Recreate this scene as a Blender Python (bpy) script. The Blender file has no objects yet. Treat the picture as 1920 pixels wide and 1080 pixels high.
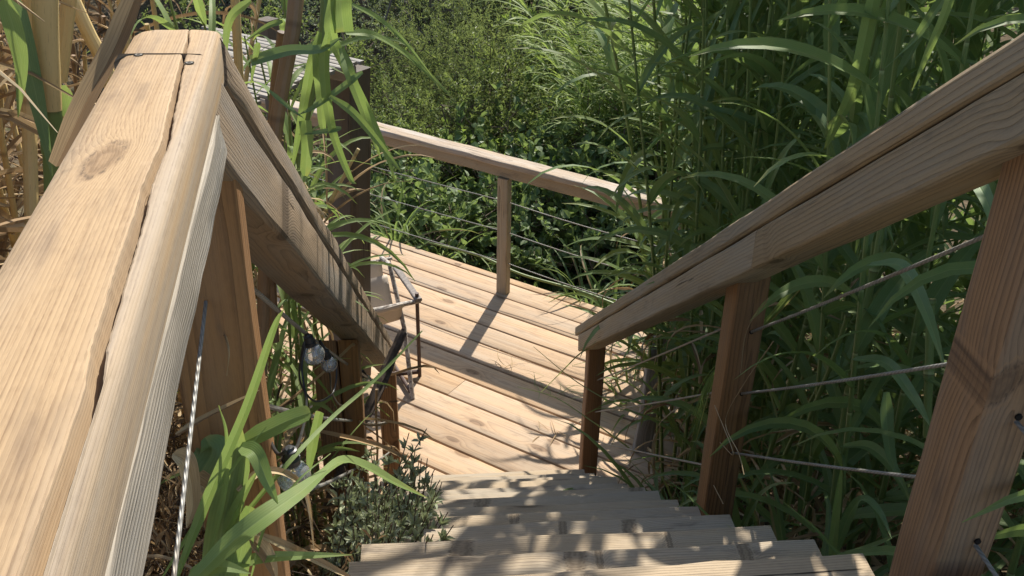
import bpy, math, random
import numpy as np
from mathutils import Vector, Matrix

rng = np.random.default_rng(7)
random.seed(7)
scene = bpy.context.scene
col = scene.collection
PI = math.pi

# ------------------------------------------------------------------ camera
CAM = np.array([0.0, 0.0, 3.64])
FPX = 1850.7                                  # focal length in pixels of a 1920 wide picture
RIGHT = np.array([0.99982033, 0.00925028, 0.0165449])
UP = np.array([-0.01895524, 0.48791857, 0.87268332])
FWD = np.array([0.0, 0.87284014, -0.48800624])
cam_d = bpy.data.cameras.new('camera')
cam = bpy.data.objects.new('camera', cam_d)
col.objects.link(cam)
cam_d.sensor_width = 36.0
cam_d.lens = FPX / 1920 * 36.0
cam_d.clip_start = 0.03
cam_d.clip_end = 1500
M = Matrix(((RIGHT[0], UP[0], -FWD[0], CAM[0]), (RIGHT[1], UP[1], -FWD[1], CAM[1]),
            (RIGHT[2], UP[2], -FWD[2], CAM[2]), (0, 0, 0, 1)))
cam.matrix_world = M
scene.camera = cam

# ------------------------------------------------------------------ world and sun
SUN_TO = Vector((0.27, 0.96, 1.0)).normalized()
elev = math.asin(SUN_TO.z)
azim = math.atan2(SUN_TO.x, SUN_TO.y)
w = bpy.data.worlds.new('World')
scene.world = w
w.use_nodes = True
wn = w.node_tree
bg = wn.nodes['Background']
sky = wn.nodes.new('ShaderNodeTexSky')
sky.sky_type = 'NISHITA'
sky.sun_disc = False
sky.sun_elevation = elev
sky.sun_rotation = azim
wn.links.new(sky.outputs[0], bg.inputs[0])
bg.inputs[1].default_value = 0.14
sd = bpy.data.lights.new('sun', 'SUN')
sd.energy = 5.0
sd.angle = math.radians(0.5)
sd.color = (1.0, 0.94, 0.83)
so = bpy.data.objects.new('sun', sd)
col.objects.link(so)
so.rotation_euler = SUN_TO.to_track_quat('Z', 'Y').to_euler()
so.location = (3, 10, 14)
scene.view_settings.view_transform = 'Standard'
scene.view_settings.look = 'None'
scene.view_settings.exposure = 0.67
scene.view_settings.gamma = 1.0
scene.cycles.max_bounces = 8
scene.cycles.transparent_max_bounces = 16

# ------------------------------------------------------------------ frames of reference
YS = math.radians(-5.143)
HD = np.array([math.sin(YS), math.cos(YS), 0.0])     # heading of the stairs
E_ = np.array([math.cos(YS), -math.sin(YS), 0.0])    # to the right of the stairs
YD = math.radians(-57.701)
DN = np.array([math.cos(YD), -math.sin(YD), 0.0])    # across the deck boards
DT = np.array([math.sin(YD), math.cos(YD), 0.0])     # along the deck boards
Z = np.array([0.0, 0.0, 1.0])

def S(a, b, z): return E_ * a + HD * b + Z * z
def D(n, t, z): return DN * n + DT * t + Z * z
def ray(px, py): return RIGHT * (px - 960) / FPX - UP * (py - 540) / FPX + FWD
def at_b(px, py, b):
    d = ray(px, py); return CAM + d * (b / (d @ HD))
def at_a(px, py, a):
    d = ray(px, py); return CAM + d * (a / (d @ E_))
def at_z(px, py, z):
    d = ray(px, py); return CAM + d * ((z - CAM[2]) / d[2])
def ab(p): return float(p @ E_), float(p @ HD)

def ground(x, y):
    """height of the soil; works on arrays"""
    a = x * E_[0] + y * E_[1]
    b = x * HD[0] + y * HD[1]
    z = 2.0 - (np.clip(b, 0.7, 4.4) - 0.7) / 3.7 * 2.3
    n = x * DN[0] + y * DN[1]
    z = z - 0.6 * np.clip((n - 5.75) / 1.0, 0, 1)
    r = np.hypot(x, y)
    z = z + np.clip((r - 16) / 60.0, 0, 1) * 4.0
    z = z + 0.06 * np.sin(x * 1.7 + 0.4) * np.cos(y * 1.3)
    return z

# ------------------------------------------------------------------ mesh builder
class MB:
    def __init__(s):
        s.V = []; s.G = []; s.F = []; s.n = 0
    def add(s, V, F, G=None, m=0):
        V = np.asarray(V, float)
        s.V.append(V)
        s.G.append(np.zeros((len(V), 3)) if G is None else np.asarray(G, float))
        groups = {}
        if isinstance(F, np.ndarray): groups[F.shape[1]] = F
        else:
            for f in F: groups.setdefault(len(f), []).append(f)
        for k, f in groups.items():
            s.F.append((np.asarray(f, int) + s.n, m))
        s.n += len(V)
    def build(s, name, mats, parent=None, smooth=True, origin=None, sharp=24.0):
        V = np.concatenate(s.V); G = np.concatenate(s.G)
        if origin is not None: V = V - np.asarray(origin)
        me = bpy.data.meshes.new(name)
        nl = sum(f.size for f, _ in s.F); nf = sum(len(f) for f, _ in s.F)
        me.vertices.add(len(V)); me.vertices.foreach_set('co', V.ravel())
        me.loops.add(nl); me.polygons.add(nf)
        me.loops.foreach_set('vertex_index', np.concatenate([f.ravel() for f, _ in s.F]).astype(np.int32))
        tot = np.concatenate([np.full(len(f), f.shape[1]) for f, _ in s.F])
        st = np.concatenate([[0], np.cumsum(tot)[:-1]])
        me.polygons.foreach_set('loop_start', st.astype(np.int32))
        me.polygons.foreach_set('loop_total', tot.astype(np.int32))
        me.polygons.foreach_set('material_index', np.concatenate([np.full(len(f), m) for f, m in s.F]).astype(np.int32))
        if smooth: me.polygons.foreach_set('use_smooth', np.ones(nf, bool))
        at = me.attributes.new('gc', 'FLOAT_VECTOR', 'POINT')
        at.data.foreach_set('vector', G.ravel().astype(np.float32))
        me.update(calc_edges=True)
        me.validate()
        if smooth: me.set_sharp_from_angle(angle=math.radians(sharp))
        for m in (mats if isinstance(mats, (list, tuple)) else [mats]): me.materials.append(m)
        o = bpy.data.objects.new(name, me)
        col.objects.link(o)
        if parent is not None: o.parent = parent
        if origin is not None and parent is None: o.location = Vector(origin)
        return o

def tag(o, label=None, cat=None, group=None, kind=None):
    if label: o['label'] = label
    if cat: o['category'] = cat
    if group: o['group'] = group
    if kind: o['kind'] = kind
    return o

def empty(name, loc=(0, 0, 0), label=None, cat=None, group=None):
    o = bpy.data.objects.new(name, None)
    o.empty_display_size = 0.1
    col.objects.link(o)
    o.location = Vector(loc)
    tag(o, label, cat, group)
    return o

def attach(child, parent):
    """parent without moving the child's world-space mesh"""
    child.parent = parent
    child.location = -Vector(parent.location)
    return child

def part(mb, name, mats, parent, smooth=True):
    o = mb.build(name, mats, None, smooth)
    return attach(o, parent)

def copy_tree(o, parent=None):
    c = o.copy(); col.objects.link(c)
    if parent is not None: c.parent = parent
    for ch in o.children: copy_tree(ch, c)
    return c

def unit(v):
    v = np.asarray(v, float); return v / max(np.linalg.norm(v), 1e-9)

def board(mb, p0, p1, wv, tv, ch=0.006, segs=10, jit=0.0008, cut0=None, cut1=None, m=0, go=None, sag=0.0):
    """a plank from p0 to p1: wv and tv are the full width and thickness vectors; cut0/cut1 are end-plane normals"""
    p0 = np.asarray(p0, float); p1 = np.asarray(p1, float)
    L = np.linalg.norm(p1 - p0); d = (p1 - p0) / L
    W = np.linalg.norm(wv); T = np.linalg.norm(tv); wd = wv / W; td = tv / T
    hw, ht = W / 2, T / 2
    c = ch; k = c * 0.35
    prof = [(-hw, -ht + c), (-hw, 0.0), (-hw, ht - c), (-hw + k, ht - k), (-hw + c, ht), (-hw / 3, ht), (hw / 3, ht), (hw - c, ht), (hw - k, ht - k),
            (hw, ht - c), (hw, 0.0), (hw, -ht + c), (hw - k, -ht + k), (hw - c, -ht), (0.0, -ht), (-hw + c, -ht), (-hw + k, -ht + k)]
    prof = np.array(prof); K = len(prof)
    if go is None: go = (rng.uniform(0, 60), rng.uniform(-0.02, 0.02), rng.uniform(-0.02, 0.02))
    V = []; G = []
    for i in range(segs + 1):
        s = i / segs * L
        base = p0 + d * s
        js = jit * np.array([math.sin(s * 9 + go[0] * 7), math.sin(s * 13 + go[0] * 3)])
        q = prof + rng.normal(0, jit * 0.5, prof.shape) + js
        P = base + q[:, :1] * wd + q[:, 1:] * td
        P = P - Z * sag * math.sin(PI * i / segs)
        if i == 0 and cut0 is not None:
            P = P - np.outer(((P - p0) @ cut0) / (d @ cut0), d)
        if i == segs and cut1 is not None:
            P = P - np.outer(((P - p1) @ cut1) / (d @ cut1), d)
        V.append(P)
        G.append(np.column_stack([np.full(K, s) + go[0], q[:, 0] + go[1], q[:, 1] + go[2]]))
    V = np.concatenate(V); G = np.concatenate(G)
    F = []
    for i in range(segs):
        for j in range(K):
            j2 = (j + 1) % K
            F.append((i * K + j, i * K + j2, (i + 1) * K + j2, (i + 1) * K + j))
    mb.add(V, np.array(F), G, m)
    # end caps with their own vertices so the edge stays crisp
    for i, flip in ((0, 1), (segs, 0)):
        ring = V[i * K:(i + 1) * K]; g = G[i * K:(i + 1) * K].copy(); g[:, 0] = go[0] + 7.3
        f = list(range(K))
        mb.add(ring, [f if flip else f[::-1]], g, m)

def frames(pts):
    pts = np.asarray(pts, float)
    t = np.gradient(pts, axis=0)
    return t / np.maximum(np.linalg.norm(t, axis=1, keepdims=True), 1e-9)

def tube(mb, pts, r, ns=8, m=0, cap=True, g0=0.0):
    pts = np.asarray(pts, float); n = len(pts)
    r = np.broadcast_to(np.asarray(r, float), (n,))
    T = frames(pts)
    ref = np.array([0.31, 0.2, 0.93]) if abs(T[0] @ np.array([0.31, 0.2, 0.93])) < 0.9 else np.array([1.0, 0.1, 0])
    u = unit(np.cross(T[0], ref)); V = []; G = []
    s = 0.0
    ang = np.arange(ns) / ns * 2 * PI
    for i in range(n):
        u = unit(u - T[i] * (u @ T[i])); v = np.cross(T[i], u)
        if i: s += np.linalg.norm(pts[i] - pts[i - 1])
        V.append(pts[i] + r[i] * (np.cos(ang)[:, None] * u + np.sin(ang)[:, None] * v))
        G.append(np.column_stack([np.full(ns, s + g0), np.cos(ang) * 0.5, np.sin(ang) * 0.5]))
    V = np.concatenate(V); G = np.concatenate(G)
    F = [(i * ns + j, i * ns + (j + 1) % ns, (i + 1) * ns + (j + 1) % ns, (i + 1) * ns + j) for i in range(n - 1) for j in range(ns)]
    mb.add(V, np.array(F), G, m)
    if cap:
        mb.add(V[:ns], [list(range(ns))[::-1]], G[:ns], m)
        mb.add(V[-ns:], [list(range(ns))], G[-ns:], m)

def spline(pts, n):
    """Catmull-Rom through pts, n samples"""
    P = np.asarray(pts, float)
    P = np.vstack([2 * P[0] - P[1], P, 2 * P[-1] - P[-2]])
    k = len(P) - 3
    out = []
    for x in np.linspace(0, k - 1e-6, n):
        i = int(x); t = x - i
        a, b, c, d = P[i:i + 4]
        out.append(0.5 * (2 * b + (c - a) * t + (2 * a - 5 * b + 4 * c - d) * t * t + (3 * b - a - 3 * c + d) * t ** 3))
    return np.array(out)

def blade(mb, pts, W, nrm, fold=0.25, m=0, prof=None, twist=0.0, tipcut=False):
    """a grass or reed leaf along pts; W full width, nrm the hint for its upper side"""
    pts = np.asarray(pts, float); n = len(pts)
    T = frames(pts); V = []; G = []
    for i in range(n):
        t = i / (n - 1)
        if prof is not None: wv = W * np.interp(t, prof[0], prof[1])
        else: wv = W * min(1.0, 0.45 + t * 3.2) * max(0.0, 1 - t ** 2.2) ** 0.8
        wv = max(wv, 0.0012)
        s = np.cross(T[i], nrm); s = unit(s) if np.linalg.norm(s) > 1e-4 else np.array([1.0, 0, 0])
        nn = np.cross(s, T[i])
        if twist:
            c_, s_ = math.cos(twist * t), math.sin(twist * t)
            s, nn = s * c_ + nn * s_, nn * c_ - s * s_
        h = wv / 2
        for q in (-1, -0.5, 0, 0.5, 1):
            V.append(pts[i] + s * h * q + nn * h * fold * (abs(q) - 0.4))
            G.append((t, q, wv))
    F = [(i * 5 + j, i * 5 + j + 1, i * 5 + 6 + j, i * 5 + 5 + j) for i in range(n - 1) for j in range(4)]
    mb.add(np.array(V), np.array(F), np.array(G), m)

def blade3(mb, pts, W, nrm, fold=0.25, m=0):
    """cheap three-column blade for plants that stand farther off"""
    pts = np.asarray(pts, float); n = len(pts)
    T = frames(pts); V = []; G = []
    for i in range(n):
        t = i / (n - 1)
        wv = max(W * min(1.0, 0.45 + t * 3.2) * max(0.0, 1 - t ** 2.2) ** 0.8, 0.001)
        s = unit(np.cross(T[i], nrm) + 1e-6); nn = np.cross(s, T[i]); h = wv / 2
        for q in (-1, 0, 1):
            V.append(pts[i] + s * h * q + nn * h * fold * abs(q)); G.append((t, q, wv))
    F = [(i * 3 + j, i * 3 + j + 1, i * 3 + 4 + j, i * 3 + 3 + j) for i in range(n - 1) for j in range(2)]
    mb.add(np.array(V), np.array(F), np.array(G), m)

LEAF_V = np.array([(0, 0, 0), (.3, -.42, .1), (.3, 0, 0), (.3, .42, .1), (.66, -.40, .08), (.66, 0, -.03), (.66, .40, .08), (1, 0, -.1)])
LEAF_F = [(0, 1, 2, 2), (0, 2, 3, 3)]
LEAF_Q = np.array([(1, 4, 5, 2), (2, 5, 6, 3)])
LEAF_T = np.array([(0, 1, 2), (0, 2, 3), (4, 7, 5), (5, 7, 6)])
def leafcloud(mb, P, Dr, Nr, L, W, m=0):
    """many small leaves at once: P bases, Dr directions, Nr normals"""
    N = len(P)
    Dr = Dr / np.linalg.norm(Dr, axis=1, keepdims=True)
    Sd = np.cross(Dr, Nr); Sd /= np.maximum(np.linalg.norm(Sd, axis=1, keepdims=True), 1e-6)
    Nn = np.cross(Sd, Dr)
    L = np.broadcast_to(L, (N,)); W = np.broadcast_to(W, (N,))
    V = (P[:, None, :] + LEAF_V[None, :, 0, None] * (Dr * L[:, None])[:, None, :] + LEAF_V[None, :, 1, None] * (Sd * W[:, None])[:, None, :]
         + LEAF_V[None, :, 2, None] * (Nn * L[:, None])[:, None, :]).reshape(-1, 3)
    G = np.tile(np.column_stack([LEAF_V[:, 0], LEAF_V[:, 1] * 2.3, np.zeros(8)]), (N, 1))
    off = (np.arange(N) * 8)[:, None, None]
    n0 = mb.n
    mb.add(V, (LEAF_Q[None] + off).reshape(-1, 4), G, m)
    mb.F.append(((LEAF_T[None] + off).reshape(-1, 3) + n0, m))

# ------------------------------------------------------------------ materials
class NT:
    def __init__(s, name):
        s.mat = bpy.data.materials.new(name); s.mat.use_nodes = True
        s.t = s.mat.node_tree; s.t.nodes.clear()
        s.out = s.t.nodes.new('ShaderNodeOutputMaterial')
    def n(s, typ, **kw):
        nd = s.t.nodes.new(typ)
        for k, v in kw.items(): setattr(nd, k, v)
        return nd
    def put(s, sock, v):
        if v is None: return
        if isinstance(v, (int, float)): sock.default_value = v
        elif isinstance(v, (tuple, list)):
            sock.default_value = tuple(v) + ((1.0,) if len(v) == 3 and len(sock.default_value) == 4 else ())
        else: s.t.links.new(v, sock)
    def math(s, op, a, b=None, c=None, clamp=False):
        nd = s.n('ShaderNodeMath', operation=op, use_clamp=clamp)
        for i, v in enumerate((a, b, c)): s.put(nd.inputs[i], v)
        return nd.outputs[0]
    def vmath(s, op, a, b=None):
        nd = s.n('ShaderNodeVectorMath', operation=op)
        s.put(nd.inputs[0], a); s.put(nd.inputs[1], b)
        return nd.outputs['Value'] if op in ('LENGTH', 'DOT_PRODUCT', 'DISTANCE') else nd.outputs[0]
    def comb(s, x, y, z):
        nd = s.n('ShaderNodeCombineXYZ')
        for i, v in enumerate((x, y, z)): s.put(nd.inputs[i], v)
        return nd.outputs[0]
    def sep(s, v):
        nd = s.n('ShaderNodeSeparateXYZ'); s.put(nd.inputs[0], v); return nd.outputs
    def noise(s, v, scale, detail=3, rough=0.55, dist=0.0):
        nd = s.n('ShaderNodeTexNoise'); s.put(nd.inputs['Vector'], v)
        nd.inputs['Scale'].default_value = scale; nd.inputs['Detail'].default_value = detail
        nd.inputs['Roughness'].default_value = rough; nd.inputs['Distortion'].default_value = dist
        return nd.outputs[0]
    def ramp(s, f, stops):
        nd = s.n('ShaderNodeValToRGB'); s.put(nd.inputs[0], f)
        e = nd.color_ramp.elements
        while len(e) < len(stops): e.new(0.5)
        for i, (p, c) in enumerate(stops):
            e[i].position = p; e[i].color = tuple(c) + (1.0,) if len(c) == 3 else c
        return nd.outputs[0]
    def mapr(s, v, a, b, c=0.0, d=1.0, smooth=True):
        nd = s.n('ShaderNodeMapRange', interpolation_type='SMOOTHSTEP' if smooth else 'LINEAR', clamp=True)
        for i, q in enumerate((v, a, b, c, d)): s.put(nd.inputs[i], q)
        return nd.outputs[0]
    def mix(s, f, a, b, mode='MIX'):
        nd = s.n('ShaderNodeMix', data_type='RGBA', blend_type=mode)
        s.put(nd.inputs[0], f); s.put(nd.inputs[6], a); s.put(nd.inputs[7], b)
        return nd.outputs[2]
    def attr(s, name='gc'):
        return s.n('ShaderNodeAttribute', attribute_name=name).outputs['Vector']
    def island(s): return s.n('ShaderNodeNewGeometry').outputs['Random Per Island']
    def objrand(s): return s.n('ShaderNodeObjectInfo').outputs['Random']
    def bump(s, h, strength=0.4, dist=0.002):
        nd = s.n('ShaderNodeBump'); nd.inputs['Strength'].default_value = strength
        nd.inputs['Distance'].default_value = dist; s.put(nd.inputs['Height'], h)
        return nd.outputs[0]
    def bsdf(s, color, rough=0.6, normal=None, spec=0.4, metal=0.0, **kw):
        nd = s.n('ShaderNodeBsdfPrincipled')
        s.put(nd.inputs['Base Color'], color); s.put(nd.inputs['Roughness'], rough)
        s.put(nd.inputs['Specular IOR Level'], spec); s.put(nd.inputs['Metallic'], metal)
        if normal is not None: s.put(nd.inputs['Normal'], normal)
        for k, v in kw.items(): s.put(nd.inputs[k], v)
        return nd.outputs[0]
    def finish(s, sh):
        s.t.links.new(sh, s.out.inputs[0]); return s.mat

def wood(name, light, dark, grey=(0.30, 0.28, 0.26), grey_amt=0.4, ring=0.0055, ring_c=0.6, knot_scale=(2.2, 7.0), knot_p=0.30,
         crack=0.3, bump=0.5, vary=0.18, knots=(), stain=0.4, pith=0.05, fibre=0.25, rough=0.75, wander=1.0, edge_grey=None, core_amt=0.7, streak=0.3):
    t = NT(name)
    gc = t.attr(); isl = t.island()
    u, v, wv = t.sep(gc)
    uo = t.math('ADD', u, t.math('MULTIPLY', isl, 37.0))
    # slow wander of the grain
    warp = t.noise(t.comb(t.math('MULTIPLY', uo, 1.1), t.math('MULTIPLY', v, 7.0), t.math('MULTIPLY', wv, 7.0)), 1.0, 2, 0.5)
    warp2 = t.noise(t.comb(t.math('MULTIPLY', uo, 5.0), t.math('MULTIPLY', v, 25.0), t.math('MULTIPLY', wv, 25.0)), 1.0, 2, 0.5)
    v0 = t.math('MULTIPLY', t.math('SUBTRACT', isl, 0.5), 0.06)
    vv = t.math('SUBTRACT', v, v0)
    vv = t.math('ADD', vv, t.math('MULTIPLY', t.math('SUBTRACT', warp, 0.5), 0.045 * wander))
    ww = t.math('ADD', wv, t.math('ADD', pith, t.math('MULTIPLY', isl, 0.04)))
    r = t.math('SQRT', t.math('ADD', t.math('MULTIPLY', vv, vv), t.math('MULTIPLY', ww, ww)))
    r = t.math('ADD', r, t.math('MULTIPLY', t.math('SUBTRACT', warp2, 0.5), 0.006 * wander))
    # scattered knots
    vor = t.n('ShaderNodeTexVoronoi', voronoi_dimensions='2D', feature='F1')
    t.put(vor.inputs['Vector'], t.comb(t.math('MULTIPLY', uo, knot_scale[0]), t.math('MULTIPLY', t.math('ADD', v, t.math('MULTIPLY', isl, 5.0)), knot_scale[1]), 0.0))
    vor.inputs['Scale'].default_value = 1.0
    d = vor.outputs['Distance']
    present = t.math('LESS_THAN', t.sep(vor.outputs['Color'])[0], knot_p)
    ksize = t.math('MULTIPLY_ADD', t.sep(vor.outputs['Color'])[1], 0.07, 0.07)
    g = t.math('MULTIPLY', t.math('EXPONENT', t.math('MULTIPLY', t.math('POWER', t.math('DIVIDE', d, ksize), 2.0), -0.35)), present)
    core = t.math('MULTIPLY', t.mapr(d, t.math('MULTIPLY', ksize, 1.1), t.math('MULTIPLY', ksize, 0.8)), present)
    dmin = None
    for (ku, kv, su, sv) in knots:
        du = t.math('DIVIDE', t.math('SUBTRACT', u, ku), su); dv = t.math('SUBTRACT', t.math('DIVIDE', t.math('SUBTRACT', v, kv), sv), t.math('MULTIPLY', du, 0.55))
        dd = t.math('SQRT', t.math('ADD', t.math('MULTIPLY', du, du), t.math('MULTIPLY', dv, dv)))
        dd = t.math('ADD', dd, t.math('MULTIPLY', t.math('SUBTRACT', t.noise(t.comb(t.math('MULTIPLY', u, 40.0), t.math('MULTIPLY', v, 90.0), 0.0), 1.0, 3), 0.5), 0.8))
        g = t.math('ADD', g, t.math('MULTIPLY', t.math('EXPONENT', t.math('MULTIPLY', t.math('MULTIPLY', dd, dd), -0.30)), 0.55))
        dmin = dd if dmin is None else t.math('MINIMUM', dmin, dd)
    r = t.math('ADD', r, t.math('MULTIPLY', g, 0.022))
    ph = t.math('FRACT', t.math('DIVIDE', r, ring))
    late = t.math('POWER', ph, 2.6)
    late = t.math('MULTIPLY', late, t.mapr(ph, 1.0, 0.93))
    fib = t.noise(t.comb(t.math('MULTIPLY', uo, 9.0), t.math('MULTIPLY', v, 520.0), t.math('MULTIPLY', wv, 520.0)), 1.0, 3, 0.6)
    speck = t.noise(t.comb(t.math('MULTIPLY', uo, 90.0), t.math('MULTIPLY', v, 300.0), t.math('MULTIPLY', wv, 300.0)), 1.0, 2, 0.6)
    ringmask = t.mapr(t.noise(t.comb(t.math('MULTIPLY', uo, 0.9), t.math('MULTIPLY', v, 9.0), t.math('MULTIPLY', wv, 9.0)), 1.0, 2), 0.3, 0.7, 0.35, 1.0)
    f = t.math('MULTIPLY', t.math('MULTIPLY', late, ringmask), ring_c)
    f = t.math('ADD', f, t.math('MULTIPLY', t.math('SUBTRACT', fib, 0.5), fibre * 2.0))
    f = t.math('ADD', f, t.math('MULTIPLY', t.math('SUBTRACT', speck, 0.5), fibre), clamp=True)
    sk = t.noise(t.comb(t.math('MULTIPLY', uo, 2.4), t.math('MULTIPLY', v, 170.0), t.math('MULTIPLY', wv, 170.0)), 1.0, 3, 0.6)
    f = t.math('ADD', f, t.math('MULTIPLY', t.math('SUBTRACT', sk, 0.5), streak * 1.6), clamp=True)
    c = t.mix(f, light, dark)
    # weathering: grey film in long streaks, per-board tone
    st = t.noise(t.comb(t.math('MULTIPLY', uo, 1.6), t.math('MULTIPLY', v, 14.0), t.math('MULTIPLY', wv, 14.0)), 1.0, 4, 0.6)
    gm = t.math('MULTIPLY', t.mapr(st, 0.38, 0.68), grey_amt)
    c = t.mix(gm, c, grey)
    c = t.mix(t.math('MULTIPLY', late, grey_amt * 0.35), c, t.mix(0.5, dark, (0.05, 0.045, 0.04)))
    bl = t.noise(t.comb(t.math('MULTIPLY', uo, 5.0), t.math('MULTIPLY', v, 22.0), t.math('MULTIPLY', wv, 22.0)), 1.0, 4, 0.65)
    c = t.mix(t.math('MULTIPLY', t.mapr(bl, 0.52, 0.75), stain), c, t.mix(0.55, dark, (0.10, 0.085, 0.075)))
    c = t.mix(t.math('MULTIPLY', t.mapr(g, 0.25, 0.85), 0.35), c, dark)
    c = t.mix(t.math('MULTIPLY', core, core_amt), c, t.mix(t.math('MULTIPLY_ADD', late, 0.7, 0.2), dark, (0.045, 0.028, 0.018)))
    if edge_grey:
        em = t.math('MULTIPLY', t.mapr(v, edge_grey[0], edge_grey[1]), t.mapr(t.noise(t.comb(t.math('MULTIPLY', u, 2.0), t.math('MULTIPLY', v, 60.0), t.math('MULTIPLY', wv, 60.0)), 1.0, 3), 0.3, 0.65))
        c = t.mix(t.math('MULTIPLY', em, 0.75), c, t.mix(f, grey, (0.13, 0.105, 0.085)))
    if dmin is not None:                                # the named knots: dark rim, swirled heart, a light ring outside
        kn = t.noise(t.comb(t.math('MULTIPLY', u, 60.0), t.math('MULTIPLY', v, 160.0), 0.0), 1.0, 4, 0.65)
        sw = t.math('MULTIPLY_ADD', t.math('SINE', t.math('ADD', t.math('MULTIPLY', dmin, 9.0), t.math('MULTIPLY', kn, 6.0))), 0.5, 0.5)
        heart = t.mapr(dmin, 1.25, 0.75)
        rim = t.mapr(t.math('ABSOLUTE', t.math('SUBTRACT', t.math('ADD', dmin, t.math('MULTIPLY', kn, 0.5)), 1.2)), 0.22, 0.0)
        halo = t.mapr(t.math('ABSOLUTE', t.math('SUBTRACT', dmin, 1.3)), 0.2, 0.0)
        c = t.mix(t.math('MULTIPLY', halo, 0.5), c, light)
        c = t.mix(t.math('MULTIPLY', heart, core_amt), c, t.mix(sw, t.mix(0.35, dark, light), t.mix(0.25, dark, (0.04, 0.028, 0.02))))
        c = t.mix(t.math('MULTIPLY', t.math('MULTIPLY', rim, t.mapr(kn, 0.42, 0.62)), 0.6), c, (0.045, 0.03, 0.022))
    hs = t.n('ShaderNodeHueSaturation')
    t.put(hs.inputs['Value'], t.math('MULTIPLY_ADD', t.math('FRACT', t.math('MULTIPLY', isl, 7.77)), vary * 2, 1.0 - vary))
    t.put(hs.inputs['Saturation'], t.math('MULTIPLY_ADD', t.math('FRACT', t.math('MULTIPLY', isl, 3.33)), vary * 1.4, 1.0 - vary * 0.7))
    t.put(hs.inputs['Color'], c); c = hs.outputs[0]
    # drying checks
    ck = t.noise(t.comb(t.math('MULTIPLY', uo, 2.2), t.math('MULTIPLY', t.math('ADD', v, t.math('MULTIPLY', warp, 0.02)), 75.0), t.math('MULTIPLY', wv, 75.0)), 1.0, 2, 0.5)
    ckm = t.math('MULTIPLY', t.mapr(ck, 0.70, 0.76), crack)
    c = t.mix(ckm, c, (0.035, 0.025, 0.018))
    h = t.math('SUBTRACT', t.math('ADD', t.math('MULTIPLY', fib, 0.5), t.math('MULTIPLY', late, 0.6)), t.math('MULTIPLY', ckm, 2.5))
    h = t.math('SUBTRACT', h, t.math('MULTIPLY', core, 0.3))
    return t.finish(t.bsdf(c, rough, t.bump(h, bump, 0.0016), 0.25))

def leafmat(name, c1, c2, tip=(0.35, 0.30, 0.06), tip_amt=0.5, trans=0.42, rough=0.5, dry=None, dry_p=0.0, vein=0.4, spec=0.25):
    t = NT(name)
    gc = t.attr(); isl = t.island(); ob = t.objrand()
    u, v, wv = t.sep(gc)
    rnd = t.math('FRACT', t.math('ADD', t.math('MULTIPLY', isl, 5.13), t.math('MULTIPLY', ob, 1.7)))
    c = t.mix(rnd, c1, c2)
    pos = t.n('ShaderNodeNewGeometry').outputs['Position']
    nz = t.noise(pos, 35.0, 2)
    c = t.mix(t.mapr(nz, 0.35, 0.75, 0.0, 0.25), c, t.mix(0.5, c2, tip))
    va = t.math('ABSOLUTE', v)
    str_ = t.math('MULTIPLY_ADD', t.math('SINE', t.math('MULTIPLY', v, 30.0)), 0.5, 0.5)
    c = t.mix(t.math('MULTIPLY', str_, vein * 0.7), c, t.mix(0.5, c, (0.02, 0.04, 0.01)))
    c = t.mix(t.math('MULTIPLY', t.mapr(va, 0.12, 0.0), vein), c, (0.30, 0.38, 0.16))
    edge = t.math('MULTIPLY', t.mapr(u, 0.82, 1.0), t.math('MULTIPLY', t.mapr(rnd, 0.3, 0.9), tip_amt))
    c = t.mix(edge, c, tip)
    if dry is not None:
        isd = t.math('LESS_THAN', t.math('FRACT', t.math('MULTIPLY', isl, 11.7)), dry_p)
        c = t.mix(isd, c, dry)
    b = t.bsdf(c, rough, t.bump(str_, 0.25, 0.0006), spec)
    tr = t.n('ShaderNodeBsdfTranslucent')
    tc = t.mix(0.42, c, (0.30, 0.40, 0.06))
    t.put(tr.inputs[0], tc)
    mx = t.n('ShaderNodeMixShader'); mx.inputs[0].default_value = trans
    t.t.links.new(b, mx.inputs[1]); t.t.links.new(tr.outputs[0], mx.inputs[2])
    return t.finish(mx.outputs[0])

def drymat(name, c1, c2, c3, trans=0.2):
    t = NT(name)
    gc = t.attr(); isl = t.island(); ob = t.objrand()
    u, v, wv = t.sep(gc)
    rnd = t.math('FRACT', t.math('ADD', t.math('MULTIPLY', isl, 5.13), t.math('MULTIPLY', ob, 1.7)))
    c = t.ramp(rnd, [(0.0, c1), (0.45, c2), (1.0, c3)])
    st = t.noise(t.comb(t.math('MULTIPLY', u, 3.0), t.math('MULTIPLY', v, 14.0), t.math('MULTIPLY', isl, 30.0)), 1.0, 3)
    c = t.mix(t.mapr(st, 0.4, 0.75, 0.0, 0.55), c, (0.09, 0.055, 0.03))
    b = t.bsdf(c, 0.7, None, 0.25)
    tr = t.n('ShaderNodeBsdfTranslucent'); t.put(tr.inputs[0], c)
    mx = t.n('ShaderNodeMixShader'); mx.inputs[0].default_value = trans
    t.t.links.new(b, mx.inputs[1]); t.t.links.new(tr.outputs[0], mx.inputs[2])
    return t.finish(mx.outputs[0])

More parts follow.
